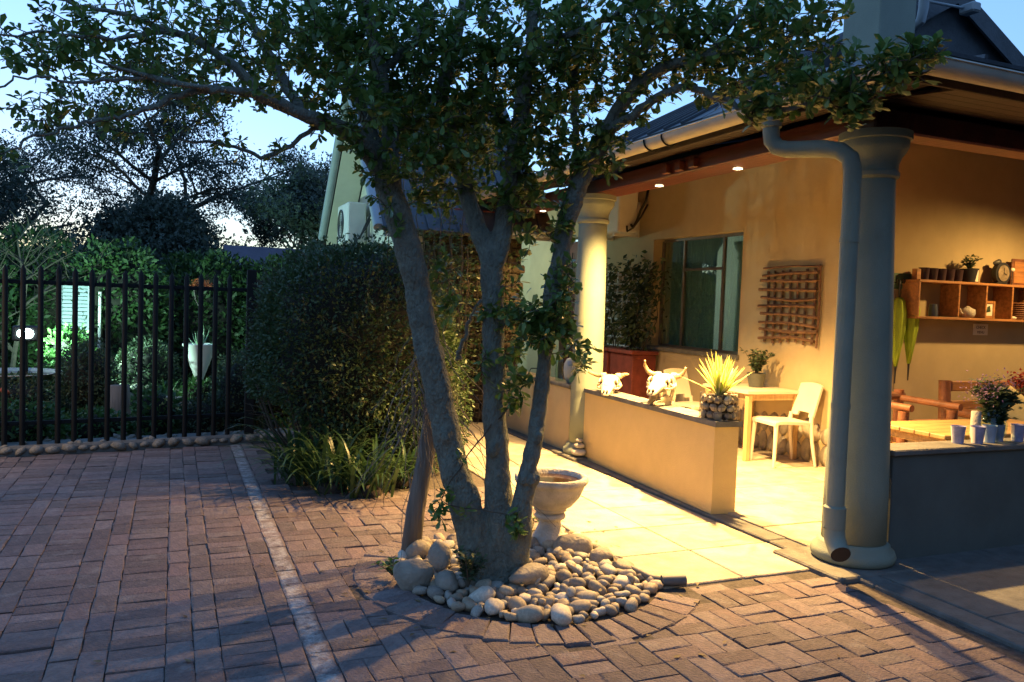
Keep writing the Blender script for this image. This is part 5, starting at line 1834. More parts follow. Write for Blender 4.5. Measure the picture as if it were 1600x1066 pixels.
# inside the compartments
t = thing('blue_jar', 'small blue jar in the first shelf compartment', 'jar', (7.10, 5.9, 1.615))
obj('jar_body', MB().lathe([(.0, 1.616), (.042, 1.616), (.045, 1.66), (.036, 1.74), (.0, 1.745)], 16, (7.10, 5.9, 0)), mat('blue_glaze', (.06, .075, .11), .35), t, angle=40)
t = thing('teapot', 'little pale teapot in the second shelf compartment', 'teapot', (7.62, 5.9, 1.615))
obj('pot_body', MB().lathe([(.0, 1.616), (.055, 1.617), (.075, 1.66), (.068, 1.70), (.03, 1.72), (.012, 1.735), (.0, 1.738)], 18, (7.60, 5.9, 0)), M_cast, t, True)
obj('handle', MB().tube([(7.66, 5.9, 1.70), (7.705, 5.9, 1.70), (7.71, 5.9, 1.66), (7.665, 5.9, 1.64)], .008, 6), M_cast, t, True)
obj('spout', MB().tube([(7.54, 5.9, 1.65), (7.50, 5.9, 1.67), (7.485, 5.9, 1.71)], [.014, .01, .008], 7), M_cast, t, True)
t = thing('framed_card', 'small wooden picture frame in the third shelf compartment', 'picture', (7.95, 5.92, 1.615))
fr = MB()
for lo, hi in (((7.86, 5.92, 1.616), (7.89, 5.94, 1.80)), ((8.01, 5.92, 1.616), (8.04, 5.94, 1.80)), ((7.892, 5.92, 1.616), (8.008, 5.94, 1.645)), ((7.892, 5.92, 1.772), (8.008, 5.94, 1.80))):
    fr.box(lo, hi, .004)
obj('frame_body', fr, M_orange, t)
obj('card', MB().box((7.89, 5.93, 1.643), (8.01, 5.937, 1.774)), M_paper, t)
obj('card_motif', MB().prism([(7.92, 1.68), (7.98, 1.69), (7.965, 1.75), (7.93, 1.74)], 5.926, 5.9295, 'y'), M_garden2, t)
t = thing('round_basket', 'dark woven basket in the fourth shelf compartment', 'basket', (8.38, 5.9, 1.615))
bk = MB()
for k in range(8):
    bk.lathe([(.115 + .004 * k, 1.622 + k * .022), (.127 + .004 * k, 1.632 + k * .022), (.115 + .004 * k, 1.642 + k * .022), (.105 + .004 * k, 1.632 + k * .022)], 22, (8.39, 5.92, 0), closed=True)
obj('basket_body', bk, M_log, t, True)
t = thing('white_shell', 'white shells lying beside the dark basket', 'shell', (8.24, 5.86, 1.615))
obj('shell_body', MB().stone((8.24, 5.86, 1.63), (.05, .03, .02), 3, .25, 2), M_paper, t, True)

# wall notice: two lines of small print
sg = thing('wall_notice', 'small white paper notice with two lines of print under the shelf', 'sign', (8.0, 6.045, 1.49))
obj('sheet', MB().box((7.89, 6.043, 1.435), (8.11, 6.049, 1.555)), M_paper, sg)
for txt, z, s_ in (('CHECK', 1.503, .044), ('MENU', 1.452, .040)):
    cu_ = bpy.data.curves.new('print', 'FONT')
    cu_.body = txt; cu_.size = s_; cu_.align_x = 'CENTER'; cu_.extrude = .0006
    cu_.materials.append(M_ink)
    tmp = bpy.data.objects.new('print', cu_)
    C.objects.link(tmp)
    me_ = bpy.data.meshes.new_from_object(tmp.evaluated_get(bpy.context.evaluated_depsgraph_get()))
    bpy.data.objects.remove(tmp)
    o = bpy.data.objects.new('print', me_)
    C.objects.link(o)
    o.location = (8.0, 6.0415, z); o.rotation_euler = (pi / 2, 0, 0)
    o.parent = sg; o.matrix_parent_inverse = Matrix.Translation(sg.location).inverted()

# hook board with two closed umbrellas
hk = thing('hook_board', 'dark green hook board on the wall left of the shelf', 'coat rack', (6.78, 6.03, 1.95))
obj('board', MB().box((6.58, 6.025, 1.88), (6.95, 6.048, 2.04), .004), M_rail, hk)
for x in (6.66, 6.77, 6.88):
    obj('hook', MB().tube([(x, 6.024, 1.95), (x, 5.98, 1.94), (x, 5.97, 1.96), (x, 5.975, 1.98)], .007, 6), M_black, hk, True)
for k, (x, zb, lab) in enumerate(((6.70, .92, 'lime green folded umbrella hanging nearer the corner of the house'), (6.88, .95, 'lime green folded umbrella hanging next to the shelf'))):
    t = thing('folded_umbrella', lab, 'umbrella', (x, 5.96, zb), group='umbrellas on the hook board')
    obj('cloth', MB().lathe([(.012, zb + .18), (.03, zb + .34), (.05, zb + .55), (.055, zb + .72), (.040, zb + .84), (.02, zb + .875)], 28, (x, 5.965, 0), lobes=8, lob=.5), M_umbrella, t, True)
    obj('tip', MB().tube([(x, 5.965, zb + .01), (x, 5.965, zb + .20)], [.006, .012], 8), M_dark, t)
    obj('handle', MB().tube([(x, 5.965, zb + .87), (x, 5.965, zb + 1.0), (x, 5.97, zb + 1.04), (x, 5.985, zb + 1.05)], .011, 8), M_dark, t, True)

# plank table, log bench and armchair
pt = thing('plank_table', 'honey-coloured plank table behind the bluish low wall', 'table', (5.9, 4.42, .025))
Tm = Matrix.Translation((5.90, 4.42, 0)) @ Matrix.Rotation(radians(-2), 4, 'Z')
for k in range(5):
    obj('plank', MB().box((-.75, -.34 + k * .137, .725), (.75, -.34 + k * .137 + .134, .757), .005, Tm), M_plank, pt)
for sx in (-1, 1):
    for sy in (-1, 1):
        obj('leg', MB().box((sx * .66 - .035, sy * .28 - .035, .023), (sx * .66 + .035, sy * .28 + .035, .66), .006, Tm), M_plank, pt)
obj('apron_frame', MB().box((-.70, -.31, .66), (.70, .31, .722), .005, Tm), M_plank, pt)
lb = thing('log_bench', 'reddish log-framed bench with a slatted back behind the plank table', 'bench', (7.5, 5.45, .022))
for x in (6.93, 8.05):
    obj('back_post', MB().tube([(x, 5.55, .02), (x, 5.56, .6), (x, 5.58, 1.0)], .055, 12), M_log, lb, angle=50)
    obj('front_post', MB().tube([(x, 4.98, .02), (x, 4.98, .66)], .05, 12), M_log, lb, angle=50)
    obj('arm', MB().tube([(x, 4.92, .69), (x, 5.55, .72)], .045, 12), M_log, lb, angle=50)
for z, t_ in ((.945, .05), (.76, .045)):
    obj('back_slat', MB().box((6.99, 5.545, z - t_), (7.99, 5.58, z + t_), .01), M_orange, lb)
for k in range(4):
    obj('seat_slat', MB().box((6.98, 5.0 + k * .13, .42), (8.0, 5.115 + k * .13, .455), .008), M_orange, lb)
obj('front_rail', MB().tube([(6.98, 4.98, .40), (8.0, 4.98, .40)], .035, 10), M_log, lb)
ac = thing('log_armchair', 'low reddish log armchair between the near column and the bench', 'chair', (5.95, 5.2, .022))
for x in (5.72, 6.30):
    obj('post', MB().tube([(x, 4.98, .02), (x, 4.98, .80)], .045, 12), M_log, ac, angle=50)
    obj('post', MB().tube([(x, 5.55, .02), (x, 5.55, .92)], .045, 12), M_log, ac, angle=50)
    obj('arm', MB().tube([(x, 4.90, .835), (x, 5.58, .845)], .03, 12), M_log, ac, angle=50)
obj('front_rail', MB().tube([(5.67, 4.98, .70), (6.35, 4.98, .70)], .028, 10), M_log, ac)
obj('back_rail', MB().tube([(5.67, 5.55, .86), (6.35, 5.55, .86)], .04, 10), M_log, ac)
for k in range(4):
    obj('seat_slat', MB().box((5.77, 5.02 + k * .13, .40), (6.25, 5.13 + k * .13, .43), .008), M_orange, ac)
cs = thing('printed_cushion', 'cream cushion printed with dark leaf strokes standing on the bench', 'cushion', (7.28, 5.3, .46))
CM = Matrix.Translation((7.40, 5.16, .72)) @ Matrix.Rotation(radians(-14), 4, 'X') @ Matrix.Rotation(radians(38), 4, 'Y')
vs, fs, n = [], [], 10
for sd in (1, -1):
    for i in range(n + 1):
        for j in range(n + 1):
            u, v = i / n * 2 - 1, j / n * 2 - 1
            e_ = (1 - u ** 4) * (1 - v ** 4)
            vs.append(CM @ Vector((u * .21 * (1 - .06 * v * v), -sd * .065 * e_ ** .6, v * .21 * (1 - .06 * u * u))))
for sd in (0, 1):
    o_ = sd * (n + 1) ** 2
    for i in range(n):
        for j in range(n):
            a = o_ + i * (n + 1) + j
            q = (a, a + n + 1, a + n + 2, a + 1)
            fs.append(q if sd == 0 else q[::-1])
obj('pad', MB().add(vs, fs), M_cushion, cs, True)
pb = MB()
random.seed(4)
for k in range(16):
    u, v = random.uniform(-.75, .75), random.uniform(-.75, .75)
    d = -.069 * ((1 - u ** 4) * (1 - v ** 4)) ** .6 - .001
    a = random.uniform(-.5, .5) + .7
    p = CM @ Vector((u * .2, d, v * .2)); q = CM @ Vector((u * .2 + .055 * cos(a), d + .0005, v * .2 + .055 * sin(a)))
    pb.tube([p, p.lerp(q, .4), q], [.001, .0045, .0008], 5)
obj('leaf_print', pb, M_bamboo, cs)

# cups, vase on the bluish wall
for k, x in enumerate((5.01, 5.15, 5.295, 5.42, 5.575)):
    yv = 3.885 + (.02, -.02, .0, .03, -.01)[k]
    t = thing('frosted_cup', ('leftmost frosted violet cup on the bluish wall', 'second frosted violet cup from the left on the wall', 'middle frosted cup of the row, paler blue, before the vase', 'fourth frosted violet cup from the left on the wall', 'rightmost frosted violet cup of the row on the wall')[k], 'cup', (x, yv, .742), random.uniform(-.6, .6), 'frosted cups on the bluish wall', local=True)
    obj('cup_body', MB().lathe([(.0, .001), (.036, .001), (.048, .118), (.050, .121), (.046, .121), (.034, .012), (.0, .010)], 24), M_cup if k != 2 else mat('pale_cup', (.28, .42, .62), .4, .1, 20), t, angle=40)
    pts = np.linspace(radians(120), radians(190), 7)
    b = MB()
    vs = [((.0365 + .0122 * z / .118) * cos(a), (.0365 + .0122 * z / .118) * sin(a), z + .001) for z in (.005, .115) for a in pts]
    b.add(vs, [(i, i + 1, 8 + i, 7 + i) for i in range(6)])
    obj('paper_band', b, M_cupw, t, True)
vs_ = thing('flower_vase', 'clear bulbous glass vase on the bluish wall behind the cups', 'vase', (5.40, 3.94, .742))
obj('vase_body', MB().lathe([(.0, .743), (.05, .744), (.085, .80), (.09, .86), (.065, .93), (.045, .97), (.055, 1.0), (.050, 1.0), (.040, .97), (.06, .93), (.084, .86), (.079, .80), (.045, .752), (.0, .750)], 28, (5.40, 3.935, 0)), M_clear, vs_, True)
bq = thing('flower_bunch', 'bunch of green sprigs and mauve flowers in the glass vase', 'flowers', (5.40, 3.935, .8))
st, lv = bushy((5.40, 3.935, .80), 900, .17, .46, .07, LEAF_EL, 77, 22)
obj('stems', st, M_blade, bq)
put('foliage', np_mesh('foliage', *lv, M_garden2), bq)
P_ = []
for c_, n_, r_ in (((5.24, 3.95, 1.10), 130, .055), ((5.52, 3.96, 1.12), 90, .05), ((5.32, 3.9, 1.14), 60, .04)):
    P_.append(np.array(c_) + RNG.normal(0, r_, (n_, 3)))
P_ = np.concatenate(P_)
stuff(put('mauve_blooms', np_mesh('mauve_blooms', *leaves(P_, RNG.normal(0, 1, P_.shape), .022, LEAF_EL), M_mauve), bq))
rf = thing('red_flowers', 'dark red flower heads standing on the bench end behind the cushion', 'flowers', (7.75, 5.38, .46))
b = MB()
for k in range(7):
    b.tube([(7.75 + random.gauss(0, .02), 5.4, .455), (7.75 + random.gauss(0, .07), 5.4, 1.0)], .006, 5)
obj('stems', b, M_twig, rf)
P_ = np.array((7.75, 5.38, 1.02)) + RNG.normal(0, .05, (200, 3))
stuff(put('red_blooms', np_mesh('red_blooms', *leaves(P_, RNG.normal(0, 1, P_.shape), .04, LEAF_EL), M_red), rf))
ca_ = thing('candle_stub', 'small tan candle beside the vase on the bluish wall', 'candle', (5.27, 3.975, .742))
obj('wax', MB().lathe([(.0, .743), (.03, .743), (.034, .80), (.032, .95), (.0, .955)], 14, (5.27, 3.975, 0)), M_cast, ca_, True)
# ------------------------------------------------------------------ fence
fy = lambda x: 9.12 + .148 * (x - .79)
kbw = thing('kerb_wall', 'low kerb set with rounded cobbles under the black fence', 'wall', (-.6, 8.9, 0))
ua = Vector((1, .148, 0)).normalized(); na = Vector((-ua.y, ua.x, 0))
K0 = Vector((-4.2, KERB_Y(-4.2), 0))
KM = Matrix((ua, na, Vector((0, 0, 1)))).transposed().to_4x4(); KM.translation = K0
obj('kerb_body', MB().box((0, .03, -.05), (5.62, .34, .085), .02, KM), M_concrete, kbw)
random.seed(33)
cms = [MB().stone((0, 0, 0), (1, .6, .75), 100 + k, .18, 1).mesh('cobble', M_boulder, True) for k in range(8)]
u = 0.05
while u < 5.6:
    s_ = random.uniform(.045, .085)
    p = KM @ Vector((u + s_, .03, .035 + random.uniform(0, .02)))
    put('cobble', random.choice(cms), kbw, p, (random.gauss(0, .2), random.gauss(0, .35), math.atan2(ua.y, ua.x) + random.choice((0, pi))), (s_, s_, s_ * .8))
    u += 2 * s_ * .93
for k in range(70):
    s_ = random.uniform(.035, .06)
    p = KM @ Vector((random.uniform(.1, 5.5), random.uniform(.08, .3), .085))
    put('cobble', random.choice(cms), kbw, p, (random.gauss(0, .3), random.gauss(0, .3), random.uniform(0, 6)), (s_, s_, s_ * .7))

fen = thing('palisade_fence', 'black palisade fence of pointed uprights closing off the garden', 'fence', (-.6, 8.9, 0))


def upright(b, p, r, h, zb=.06):
    pts = [(p.x, p.y, zb), (p.x, p.y, h - .05), (p.x, p.y, h)]
    b.tube(pts, [r, r, r * .12], 8)


bar_px = []
for k in range(27):
    x = .555 - k * .1435 + random.gauss(0, .003)
    p = Vector((x, fy(x) + .02, 0))
    b = MB(); upright(b, p, .025, 1.80 + random.gauss(0, .006))
    obj('bar', b, M_black, fen, angle=50)
for z in (.29, 1.64):
    obj('rail', MB().box((-.3 * 0 + .0, .135, z - .02), (5.2, .160, z + .02), .003, KM), M_black, fen)
pp = Vector((.775, fy(.775) + .02, 0))
obj('post', MB().box((pp.x - .048, pp.y - .048, 0), (pp.x + .048, pp.y + .048, 1.86), .006), M_black, fen)
fr2 = thing('palisade_fence', 'short return of black fence running back beside the hedge', 'fence', (1.0, 10.2, 0))
for k in range(1, 13):
    p = pp + Vector((.025, .155, 0)) * k * 1.25
    b = MB(); upright(b, p, .024, 1.78, -.02)
    obj('bar', b, M_black, fr2, angle=50)
for z in (.29, 1.64):
    obj('rail', MB().tube([pp + Vector((0, 0, z)), pp + Vector((.025, .155, 0)) * 16 + Vector((0, 0, z))], .018, 6), M_black, fr2)

# ------------------------------------------------------------------ garden behind the fence
lawn = MB()
n = 40
random.seed(2)
pts = [(-7 + 14 * k / n, 9.45 + .148 * (-7 + 14 * k / n - .79) + .2 * 0) for k in range(n + 1)]
lawn.add([(-9, 10.2, -.02), (0.2, 10.6, -.02), (.9, 13.0, -.02), (-.5, 14.6, -.02), (-9, 14.6, -.02)], [(0, 1, 2, 3, 4)])
struct('lawn', lawn, mat('lawn_turf', (.045, .085, .028), .95, .3, 14, .5, 60))
n = 16000
P_ = np.stack([RNG.uniform(-5, .3, n), RNG.uniform(10.4, 14.4, n), np.full(n, -.02)], 1)
D_ = np.stack([RNG.normal(0, .35, n), RNG.normal(0, .35, n), np.ones(n)], 1)
lg = put('lawn_grass', np_mesh('lawn_grass', *leaves(P_, D_, RNG.uniform(.05, .09, n), LEAF_NE), M_grassm))
stuff(lg)


def shrub(label, c, h, n, size, mt, seed, tmpl=LEAF_EL, power=2.2, lump=.2, core=.72, name='shrub', group='shrubs behind the fence', depth=.4, cat='shrub'):
    t = thing(name, label, cat, (c[0], c[1], 0), group=group)
    P_, U_ = shell(c, h, n, depth, seed, power, lump, .0)
    put('foliage', np_mesh('foliage', *leaves(P_, unit(U_ + RNG.normal(0, .8, U_.shape)), RNG.uniform(.7, 1.3, len(P_)) * size, tmpl, rolljit=1.0), mt), t)
    obj('blocking_core', lump_core(c, h, seed, power, lump, core), M_core, t, True)
    b = MB()
    rr = random.Random(seed)
    for k in range(7):
        a = rr.uniform(0, 6.28)
        b.tube([(c[0] + .1 * h[0] * cos(a), c[1] + .1 * h[1] * sin(a), -.03), (c[0] + .5 * h[0] * cos(a), c[1] + .5 * h[1] * sin(a), c[2] + .3 * h[2])], [.012, .006], 5)
    obj('stems', b, M_twig, t)
    return t


shrub('yellow-lit ground shrub at the left end of the fence foot', (-1.55, 9.35, .16), (.55, .28, .28), 1600, .065, M_garden, 101)
shrub('leafy ground shrub behind the fence between the left shrub and the stump', (-.75, 9.65, .10), (.35, .25, .2), 900, .06, M_garden, 102)
shrub('bright green low shrub by the middle of the fence', (-.15, 9.75, .20), (.26, .25, .32), 900, .07, M_garden, 103)
shrub('dim low shrub between the bright shrub and the fence post', (.35, 9.6, .16), (.28, .2, .28), 1200, .04, M_garden2, 104)
shrub('dark fine-leaved bush in front of the white cone planter', (.78, 10.9, .42), (.30, .36, .42), 3600, .045, M_garden2, 105)
shrub('tall dark bush in front of the louvred cabinet', (-.98, 11.3, .45), (.34, .36, .5), 4200, .045, M_garden2, 106)
shrub('grey-green bush between the stump and the cone planter', (-.35, 12.3, .42), (.42, .36, .5), 3000, .05, M_garden2, 107)
shrub('green-lit bush beside the floodlight', (-1.32, 12.6, .62), (.28, .3, .42), 900, .10, M_garden, 108, LEAF_OB)
shrub('brownish low bush in front of the stone basin', (-1.75, 11.0, .25), (.55, .35, .28), 2600, .05, M_garden2, 109)
shrub('pale rounded bush under the cone planter', (.33, 11.4, .22), (.22, .2, .24), 900, .05, M_garden, 110)
shrub('bright foliage glimpsed through the return fence', (1.25, 10.6, .3), (.32, .55, .4), 1500, .07, M_garden, 111)
shrub('fine dark shrub against the fence post', (.72, 9.75, .4), (.3, .3, .5), 3000, .04, M_garden2, 112)
# tall lit screens of foliage further back
for k, (x, y, zc, hx, hy, hz, n, s_, lab) in enumerate(((-3.6, 15.2, .9, 1.5, .7, 1.25, 7000, .11, 'green-lit tall hedge behind the floodlight at the left edge'),
                                                   (-.85, 14.6, 1.0, .75, .6, 1.35, 6000, .11, 'bright green tall shrub right of the louvred cabinet'),
                                                   (.5, 15.4, .95, 1.0, .6, 1.3, 7500, .11, 'tall green hedge behind the white cone planter'),
                                                   (2.0, 15.2, .9, 1.0, .7, 1.35, 6500, .11, 'dark tall hedge between the fence post and the gabled house'),
                                                   (-2.2, 16.0, 1.0, 1.0, .7, 1.5, 6500, .11, 'bluish tall hedge straight above the floodlight'))):
    shrub(lab, (x, y, zc), (hx, hy, hz), n, s_, M_screen, 130 + k, LEAF_EL, 2.6, .22, .78, 'garden_hedge', 'tall hedges at the back of the garden', .3, 'hedge')

# floodlight over a stone basin
ft = thing('floodlight', 'glaring white garden floodlight above a stone basin', 'lamp', (-1.75, 12.0, 0))
obj('stake', MB().tube([(-1.75, 12.06, -.05), (-1.75, 12.06, .92)], .022, 8), M_black, ft)
obj('housing', MB().box((-1.90, 11.975, .89), (-1.60, 12.07, 1.09), .02), M_dark, ft)
obj('lens', MB().lathe([(.0, -.004), (.056, -.004), (.064, .0), (.06, .012), (.0, .016)], 28, (-1.75, 11.974, .99), M=Matrix.Diagonal((1.45, 1, 1)) @ Matrix.Rotation(pi / 2, 3, 'X')), M_lens, ft, True)
bs = thing('stone_basin', 'wide shallow dark basin on a foot below the floodlight', 'basin', (-1.85, 11.6, 0))
obj('bowl', MB().lathe([(.0, .30), (.15, .31), (.40, .40), (.56, .52), (.58, .53), (.56, .535), (.40, .44), (.0, .36)], 36, (-1.85, 11.6, 0)), M_cast, bs, True)
obj('foot', MB().lathe([(.0, -.03), (.22, -.03), (.20, .08), (.13, .15), (.12, .26), (.18, .32), (.0, .33)], 24, (-1.85, 11.6, 0)), M_cast, bs, True)
obj('water', MB().lathe([(.0, .50), (.52, .50), (.52, .499)], 32, (-1.85, 11.6, 0)), M_copper, bs)
lc = thing('louvred_cabinet', 'narrow white louvred cabinet standing among the bushes', 'cabinet', (-1.38, 14.0, 0))
LX0, LX1, LY = -1.56, -1.22, 14.0
for k in range(13):
    z = .90 + k * .058
    obj('slat', MB().box((LX0, LY, z), (LX1, LY + .015, z + .05), .002, Matrix.Translation((0, LY, z)) @ Matrix.Rotation(radians(-24), 4, 'X') @ Matrix.Translation((0, -LY, -z))), M_louvre, lc)
for x in (LX0 - .02, LX1 + .02):
    obj('frame', MB().box((x - .018, LY - .03, .0), (x + .018, LY + .26, 1.66), .004), M_louvre, lc)
obj('roof', MB().box((LX0 - .06, LY - .07, 1.662), (LX1 + .06, LY + .30, 1.69), .006), M_louvre, lc)
obj('back_panel', MB().box((LX0, LY + .23, .80), (LX1, LY + .25, 1.66), .002), M_louvre, lc)
dpp = thing('drain_post', 'thin pale post right of the louvred cabinet', 'post', (-1.05, 14.0, 0))
obj('shaft', MB().tube([(-1.06, 14.0, -.05), (-1.05, 14.0, 1.55)], .022, 8), M_white, dpp)
al = thing('cone_planter', 'white cone-shaped planter on a thin stand in the garden', 'planter', (.345, 12.0, 0))
obj('cone', MB().lathe([(.0, .36), (.045, .36), (.225, .87), (.23, .88), (.215, .885), (.19, .84), (.0, .83)], 28, (.345, 12.0, 0)), M_white, al, angle=40)
obj('stand', MB().tube([(.345, 12.0, -.03), (.345, 12.0, .37)], [.09, .03], 12), M_dark, al)
ap = thing('aloe', 'pale green aloe with an orange flower stalk in the cone planter', 'plant', (.345, 12.0, .84))
rr = random.Random(5)
for k in range(16):
    a = 2 * pi * k / 16 + rr.uniform(-.2, .2); el = (.15, .7, 1.1)[k % 3] + rr.uniform(-.1, .1); L_ = rr.uniform(.22, .32)
    p = Vector((.345, 12.0, .84)); pts, rad = [p], [.022]
    for i in range(6):
        e_ = el + .12 * i
        p = p + Vector((cos(a) * cos(e_), sin(a) * cos(e_), sin(e_))) * L_ / 6
        pts.append(p); rad.append(.026 * (1 - (i + 1) / 6.2))
    obj('leaf', MB().tube(pts, rad, 6, flat=.45), M_aloe, ap, True)
sb = MB().tube([(.345, 12.0, .84), (.34, 12.0, 1.2), (.335, 12.0, 1.40), (.37, 12.0, 1.72)], .009, 6)
sb.tube([(.335, 12.0, 1.38), (.28, 12.0, 1.5), (.25, 12.0, 1.68)], .007, 6)
obj('stalk', sb, M_pole, ap)
P_ = np.concatenate([np.array((x, 12.0, z)) + RNG.normal(0, 1, (60, 3)) * (.035, .03, .02) for x, z in ((.37, 1.73), (.25, 1.69), (.31, 1.74), (.44, 1.70))])
put('blooms', np_mesh('blooms', *leaves(P_, RNG.normal(0, 1, P_.shape), .03, LEAF_EL), leafmat('orange_bloom', (.6, .14, .04), (.7, .2, .06), .6, .3)), ap)
t = thing('tree_stump', 'short brown tree stump just behind the fence bars', 'stump', (-.60, 10.8, 0))
obj('stump_body', MB().tube([(-.60, 10.8, -.05), (-.60, 10.8, .03), (-.595, 10.8, .2), (-.60, 10.8, .44)], [.18, .145, .125, .12], 14, jit=.06), M_pole, t, True)
t = thing('garden_wall', 'broken run of brown stones left of the stump', 'wall', (-.9, 12.0, 0))
rr = random.Random(8)
for r in range(3):
    for k in range(6):
        obj('stone', MB().stone((-1.2 + k * .19 + (.08 if r % 2 else 0), 12.0 + rr.gauss(0, .02), .06 + r * .11), (.105, .09, .062), k * 5 + r, .15, 1), M_boulder, t, True)
for k, (c, r, lab) in enumerate((((-.55, 12.35, .52), (.14, .12, .14), 'grey rock lying above the stump among the bushes'), ((-.05, 11.2, .12), (.3, .2, .14), 'flat grey rock in the lit grass tuft'))):
    o = put('rock', MB().stone((0, 0, 0), r, 140 + k, .2, 3).mesh('rock', M_boulder, True), None, c)
    tag(o, lab, 'rock', 'rocks in the garden')
for k, (x, y, n_, L_, lab) in enumerate(((-.08, 11.9, 110, .55, 'fine green grass tuft left of the cone planter'), (.12, 11.5, 70, .42, 'shorter grass tuft below the cone planter'))):
    t = thing('grass_tuft', lab, 'grass tuft', (x, y, 0), group='grass tufts in the garden')
    V_, F_ = blades((x, y, 0), n_, L_, .007, 90 + k, .7, .10)
    put('blades', np_mesh('blades', V_, F_, M_garden, True), t)
t = thing('orange_flower', 'single orange flower on the lawn edge near the left of the fence', 'flower', (-1.72, 11.3, 0))
obj('stem', MB().tube([(-1.72, 10.35, -.02), (-1.70, 10.35, .40)], .007, 6), M_garden, t)
obj('bloom', MB().stone((-1.70, 10.35, .43), (.055, .03, .03), 3, .3, 2, Matrix.Rotation(.5, 3, 'Y')), M_flower, t, True)
P_ = [(-.02 + random.gauss(0, .09), 9.62 + random.gauss(0, .05), .42 + random.gauss(0, .06)) for k in range(9)]
for k, p in enumerate(sorted(P_[:5])):
    t = thing('yellow_flower', ('leftmost', 'second from left', 'middle', 'second from right', 'rightmost')[k] + ' of the five yellow blossoms above the bright green shrub', 'flower', p, group='yellow blossoms by the fence')
    o = put('petals', np_mesh('petals', *leaves(np.tile(p, (10, 1)), RNG.normal(0, 1, (10, 3)) + (0, 0, .6), .035, LEAF_EL), M_yuccaedge), t)
    obj('stalk', MB().tube([(p[0], p[1], .1), p], .003, 4), M_garden, t)

# ------------------------------------------------------------------ trees behind
def far_tree(label, base, h, lean, spread, nleaf, size, mt, seed, crown_lo=.3, density=1.0, tmpl=LEAF_CL, forks=5, clump=.5, droop=0.0, grp='trees behind the garden', rt=None, levels=3):
    """Trunk with forked limbs; foliage in clumps at the limb ends so that the sky shows between them."""
    t = thing('background_tree', label, 'tree', (base[0], base[1], 0), group=grp)
    rr = random.Random(seed)
    wood = MB()
    ends = []

    def grow(p, d, L, r, lev):
        pts = [Vector(p)]
        dd = Vector(d).normalized()
        n_ = 5
        for i in range(n_):
            dd = (dd + Vector((rr.gauss(0, .13), rr.gauss(0, .13), rr.gauss(.03, .08) - droop * .1 * lev))).normalized()
            pts.append(pts[-1] + dd * (L / n_))
        wood.tube(pts, np.linspace(r, r * .55, n_ + 1).tolist(), 6 if lev < 2 else 4, caps=False)
        if lev >= levels:
            ends.append(pts[-1]); ends.append(pts[3])
            return
        ends.append(pts[-1])
        for k in range(rr.randint(3, forks)):
            q = pts[rr.randint(2, n_)]
            an = rr.uniform(0, 2 * pi)
            side = Vector((cos(an), sin(an), rr.uniform(-.1, .5)))
            grow(q, dd * .6 + side * spread, L * rr.uniform(.55, .75), r * .5, lev + 1)
    grow((base[0], base[1], -.1), (lean, 0, 1), h * .42, rt or h * .022, 0)
    obj('trunk', wood, M_twig, t)
    ends = np.array([tuple(e) for e in ends if e.z > crown_lo * h])
    if nleaf:
        idx = RNG.integers(0, len(ends), nleaf)
        P_ = ends[idx] + RNG.normal(0, clump, (nleaf, 3)) * (1, 1, .75)
        D_ = RNG.normal(0, 1, (nleaf, 3)) + (0, 0, -droop * 3)
        cr_ = put('crown', np_mesh('crown', *leaves(P_, D_, RNG.uniform(.6, 1.3, nleaf) * size, tmpl, rolljit=1.0), mt), t)
        stuff(cr_)
    return t


far_tree('tall wispy grey-green tree rising behind the hedges at the left', (-2.1, 23, 0), 10.0, .05, .7, 30000, .09, M_far, 3, .25, droop=.3, clump=.20, tmpl=LEAF_EL, levels=4, forks=4)
far_tree('dense dark domed tree in the middle of the distance', (.35, 21.5, 0), 5.3, .0, .9, 20000, .13, M_far, 5, .12, clump=.26, levels=4, forks=4)
far_tree('dark tree left of the gabled house with bare upright tips', (3.1, 20.0, 0), 5.6, .0, .5, 12000, .10, M_far, 8, .18, clump=.17, levels=4, forks=4)
far_tree('dark dense tree at the far left edge behind the garden', (-3.5, 21, 0), 5.6, .0, .8, 9000, .10, M_far, 11, .15, clump=.24, levels=4, forks=4)
far_tree('second wispy tree partly hidden at the very left', (-4.2, 24, 0), 9.0, .1, .7, 16000, .09, M_far, 12, .2, droop=.3, clump=.2, tmpl=LEAF_EL, levels=4, forks=4)
far_tree('thin small tree beside the sunset gap', (1.75, 24, 0), 3.4, .0, .7, 3500, .10, M_far, 14, .2, clump=.18)
far_tree('dark tree close behind the gabled house', (2.75, 16.5, 0), 4.7, .0, .42, 10000, .09, M_far, 15, .1, clump=.17, levels=4, forks=4)
far_tree('low dark tree filling below the domed tree', (-.8, 19.5, 0), 3.7, .0, .9, 10000, .12, M_far, 16, .05, clump=.45)
far_tree('bare leafless shrub with long arching twigs behind the fence', (-2.3, 14.0, 0), 4.2, .1, .8, 0, .1, M_far, 21, .2, forks=6, grp='bare shrubs', rt=.045, levels=3)
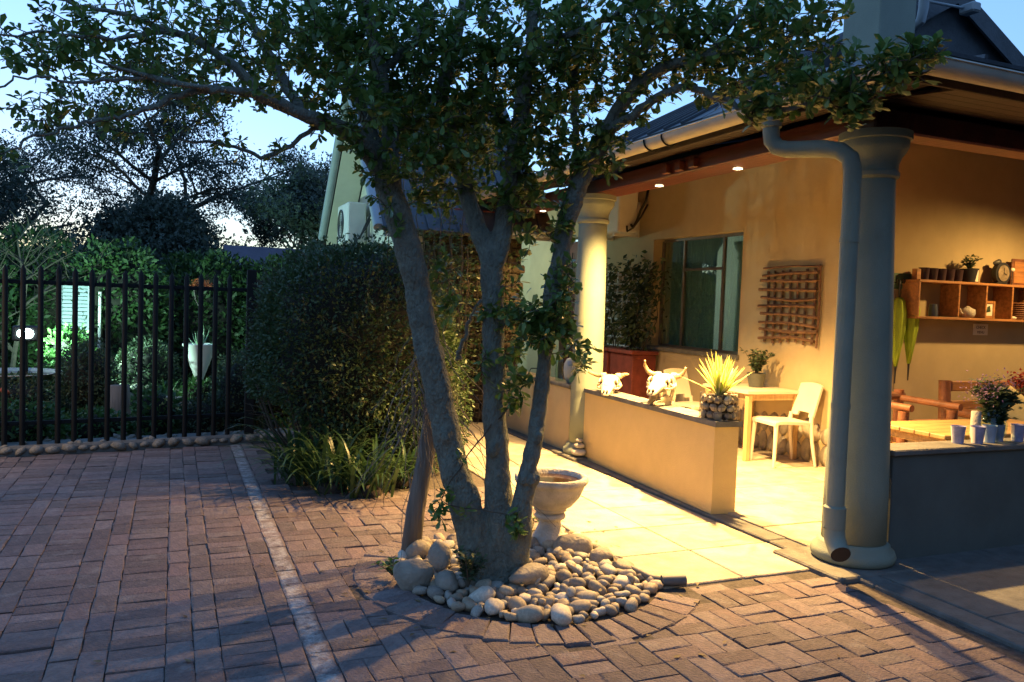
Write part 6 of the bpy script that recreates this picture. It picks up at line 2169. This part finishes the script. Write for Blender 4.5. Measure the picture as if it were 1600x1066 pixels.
far_tree('second bare shrub with pale twigs in front of the dark trees', (-1.0, 15.5, 0), 3.6, -.1, .8, 0, .1, M_far, 22, .2, forks=6, grp='bare shrubs', rt=.04, levels=3)
for k, (x, y, h) in enumerate(((-12.5, 8, 4.0),)):   # beyond the left edge of the picture, seen in the window glass
    far_tree(('dark tree beyond the left edge, middle of three', 'dark tree beyond the left edge, nearest of three', 'dark tree beyond the left edge, farthest of three')[k], (x, y, 0), h, 0, .8, 3500, .28, M_far, 40 + k, .1, clump=.6, grp='trees at the left')
for k, (x, y, h) in enumerate(((2.5, -6.5, 8), (6, -5.5, 8), (9.5, -4, 7.5), (12.5, -1, 7.5))):   # unseen trees added behind the camera to block sky light
    far_tree(('first', 'second', 'third', 'last')[k] + ' dark tree along the yard behind the viewer, counted from the left', (x, y, 0), h, 0, .8, 5200, .42, M_far, 60 + k, .05, clump=.75, grp='trees across the yard')
tl = MB()
P_ = np.concatenate([np.stack([RNG.uniform(-13, 14, 16000), RNG.uniform(30, 34, 16000), RNG.uniform(-.1, 3.0, 16000) * (0.75 + .25 * np.sin(np.linspace(0, 40, 16000)))], 1)])
o = put('far_wood', np_mesh('far_wood', *leaves(P_, RNG.normal(0, 1, P_.shape), .42, LEAF_CL), M_far))
stuff(o)
sd = thing('garden_shed', 'dark shed with a purplish roof behind the fence post', 'shed', (2.0, 18.0, 0))
obj('wall', MB().box((1.2, 18.0, -.05), (3.6, 20.2, 2.2)), M_purple, sd)
b = MB()
b.add([(1.0, 17.8, 2.15), (3.8, 17.8, 2.15), (3.8, 19.1, 2.62), (1.0, 19.1, 2.62), (1.0, 20.4, 2.15), (3.8, 20.4, 2.15), (1.0, 17.8, 2.20), (3.8, 17.8, 2.20), (3.8, 19.1, 2.67), (1.0, 19.1, 2.67), (1.0, 20.4, 2.2), (3.8, 20.4, 2.2)],
      [(6, 7, 8, 9), (9, 8, 11, 10), (3, 2, 1, 0), (4, 5, 2, 3), (0, 1, 7, 6), (5, 4, 10, 11), (1, 2, 8, 7), (2, 5, 11, 8), (0, 6, 9, 3), (3, 9, 10, 4)])
obj('roof', b, M_purple, sd)
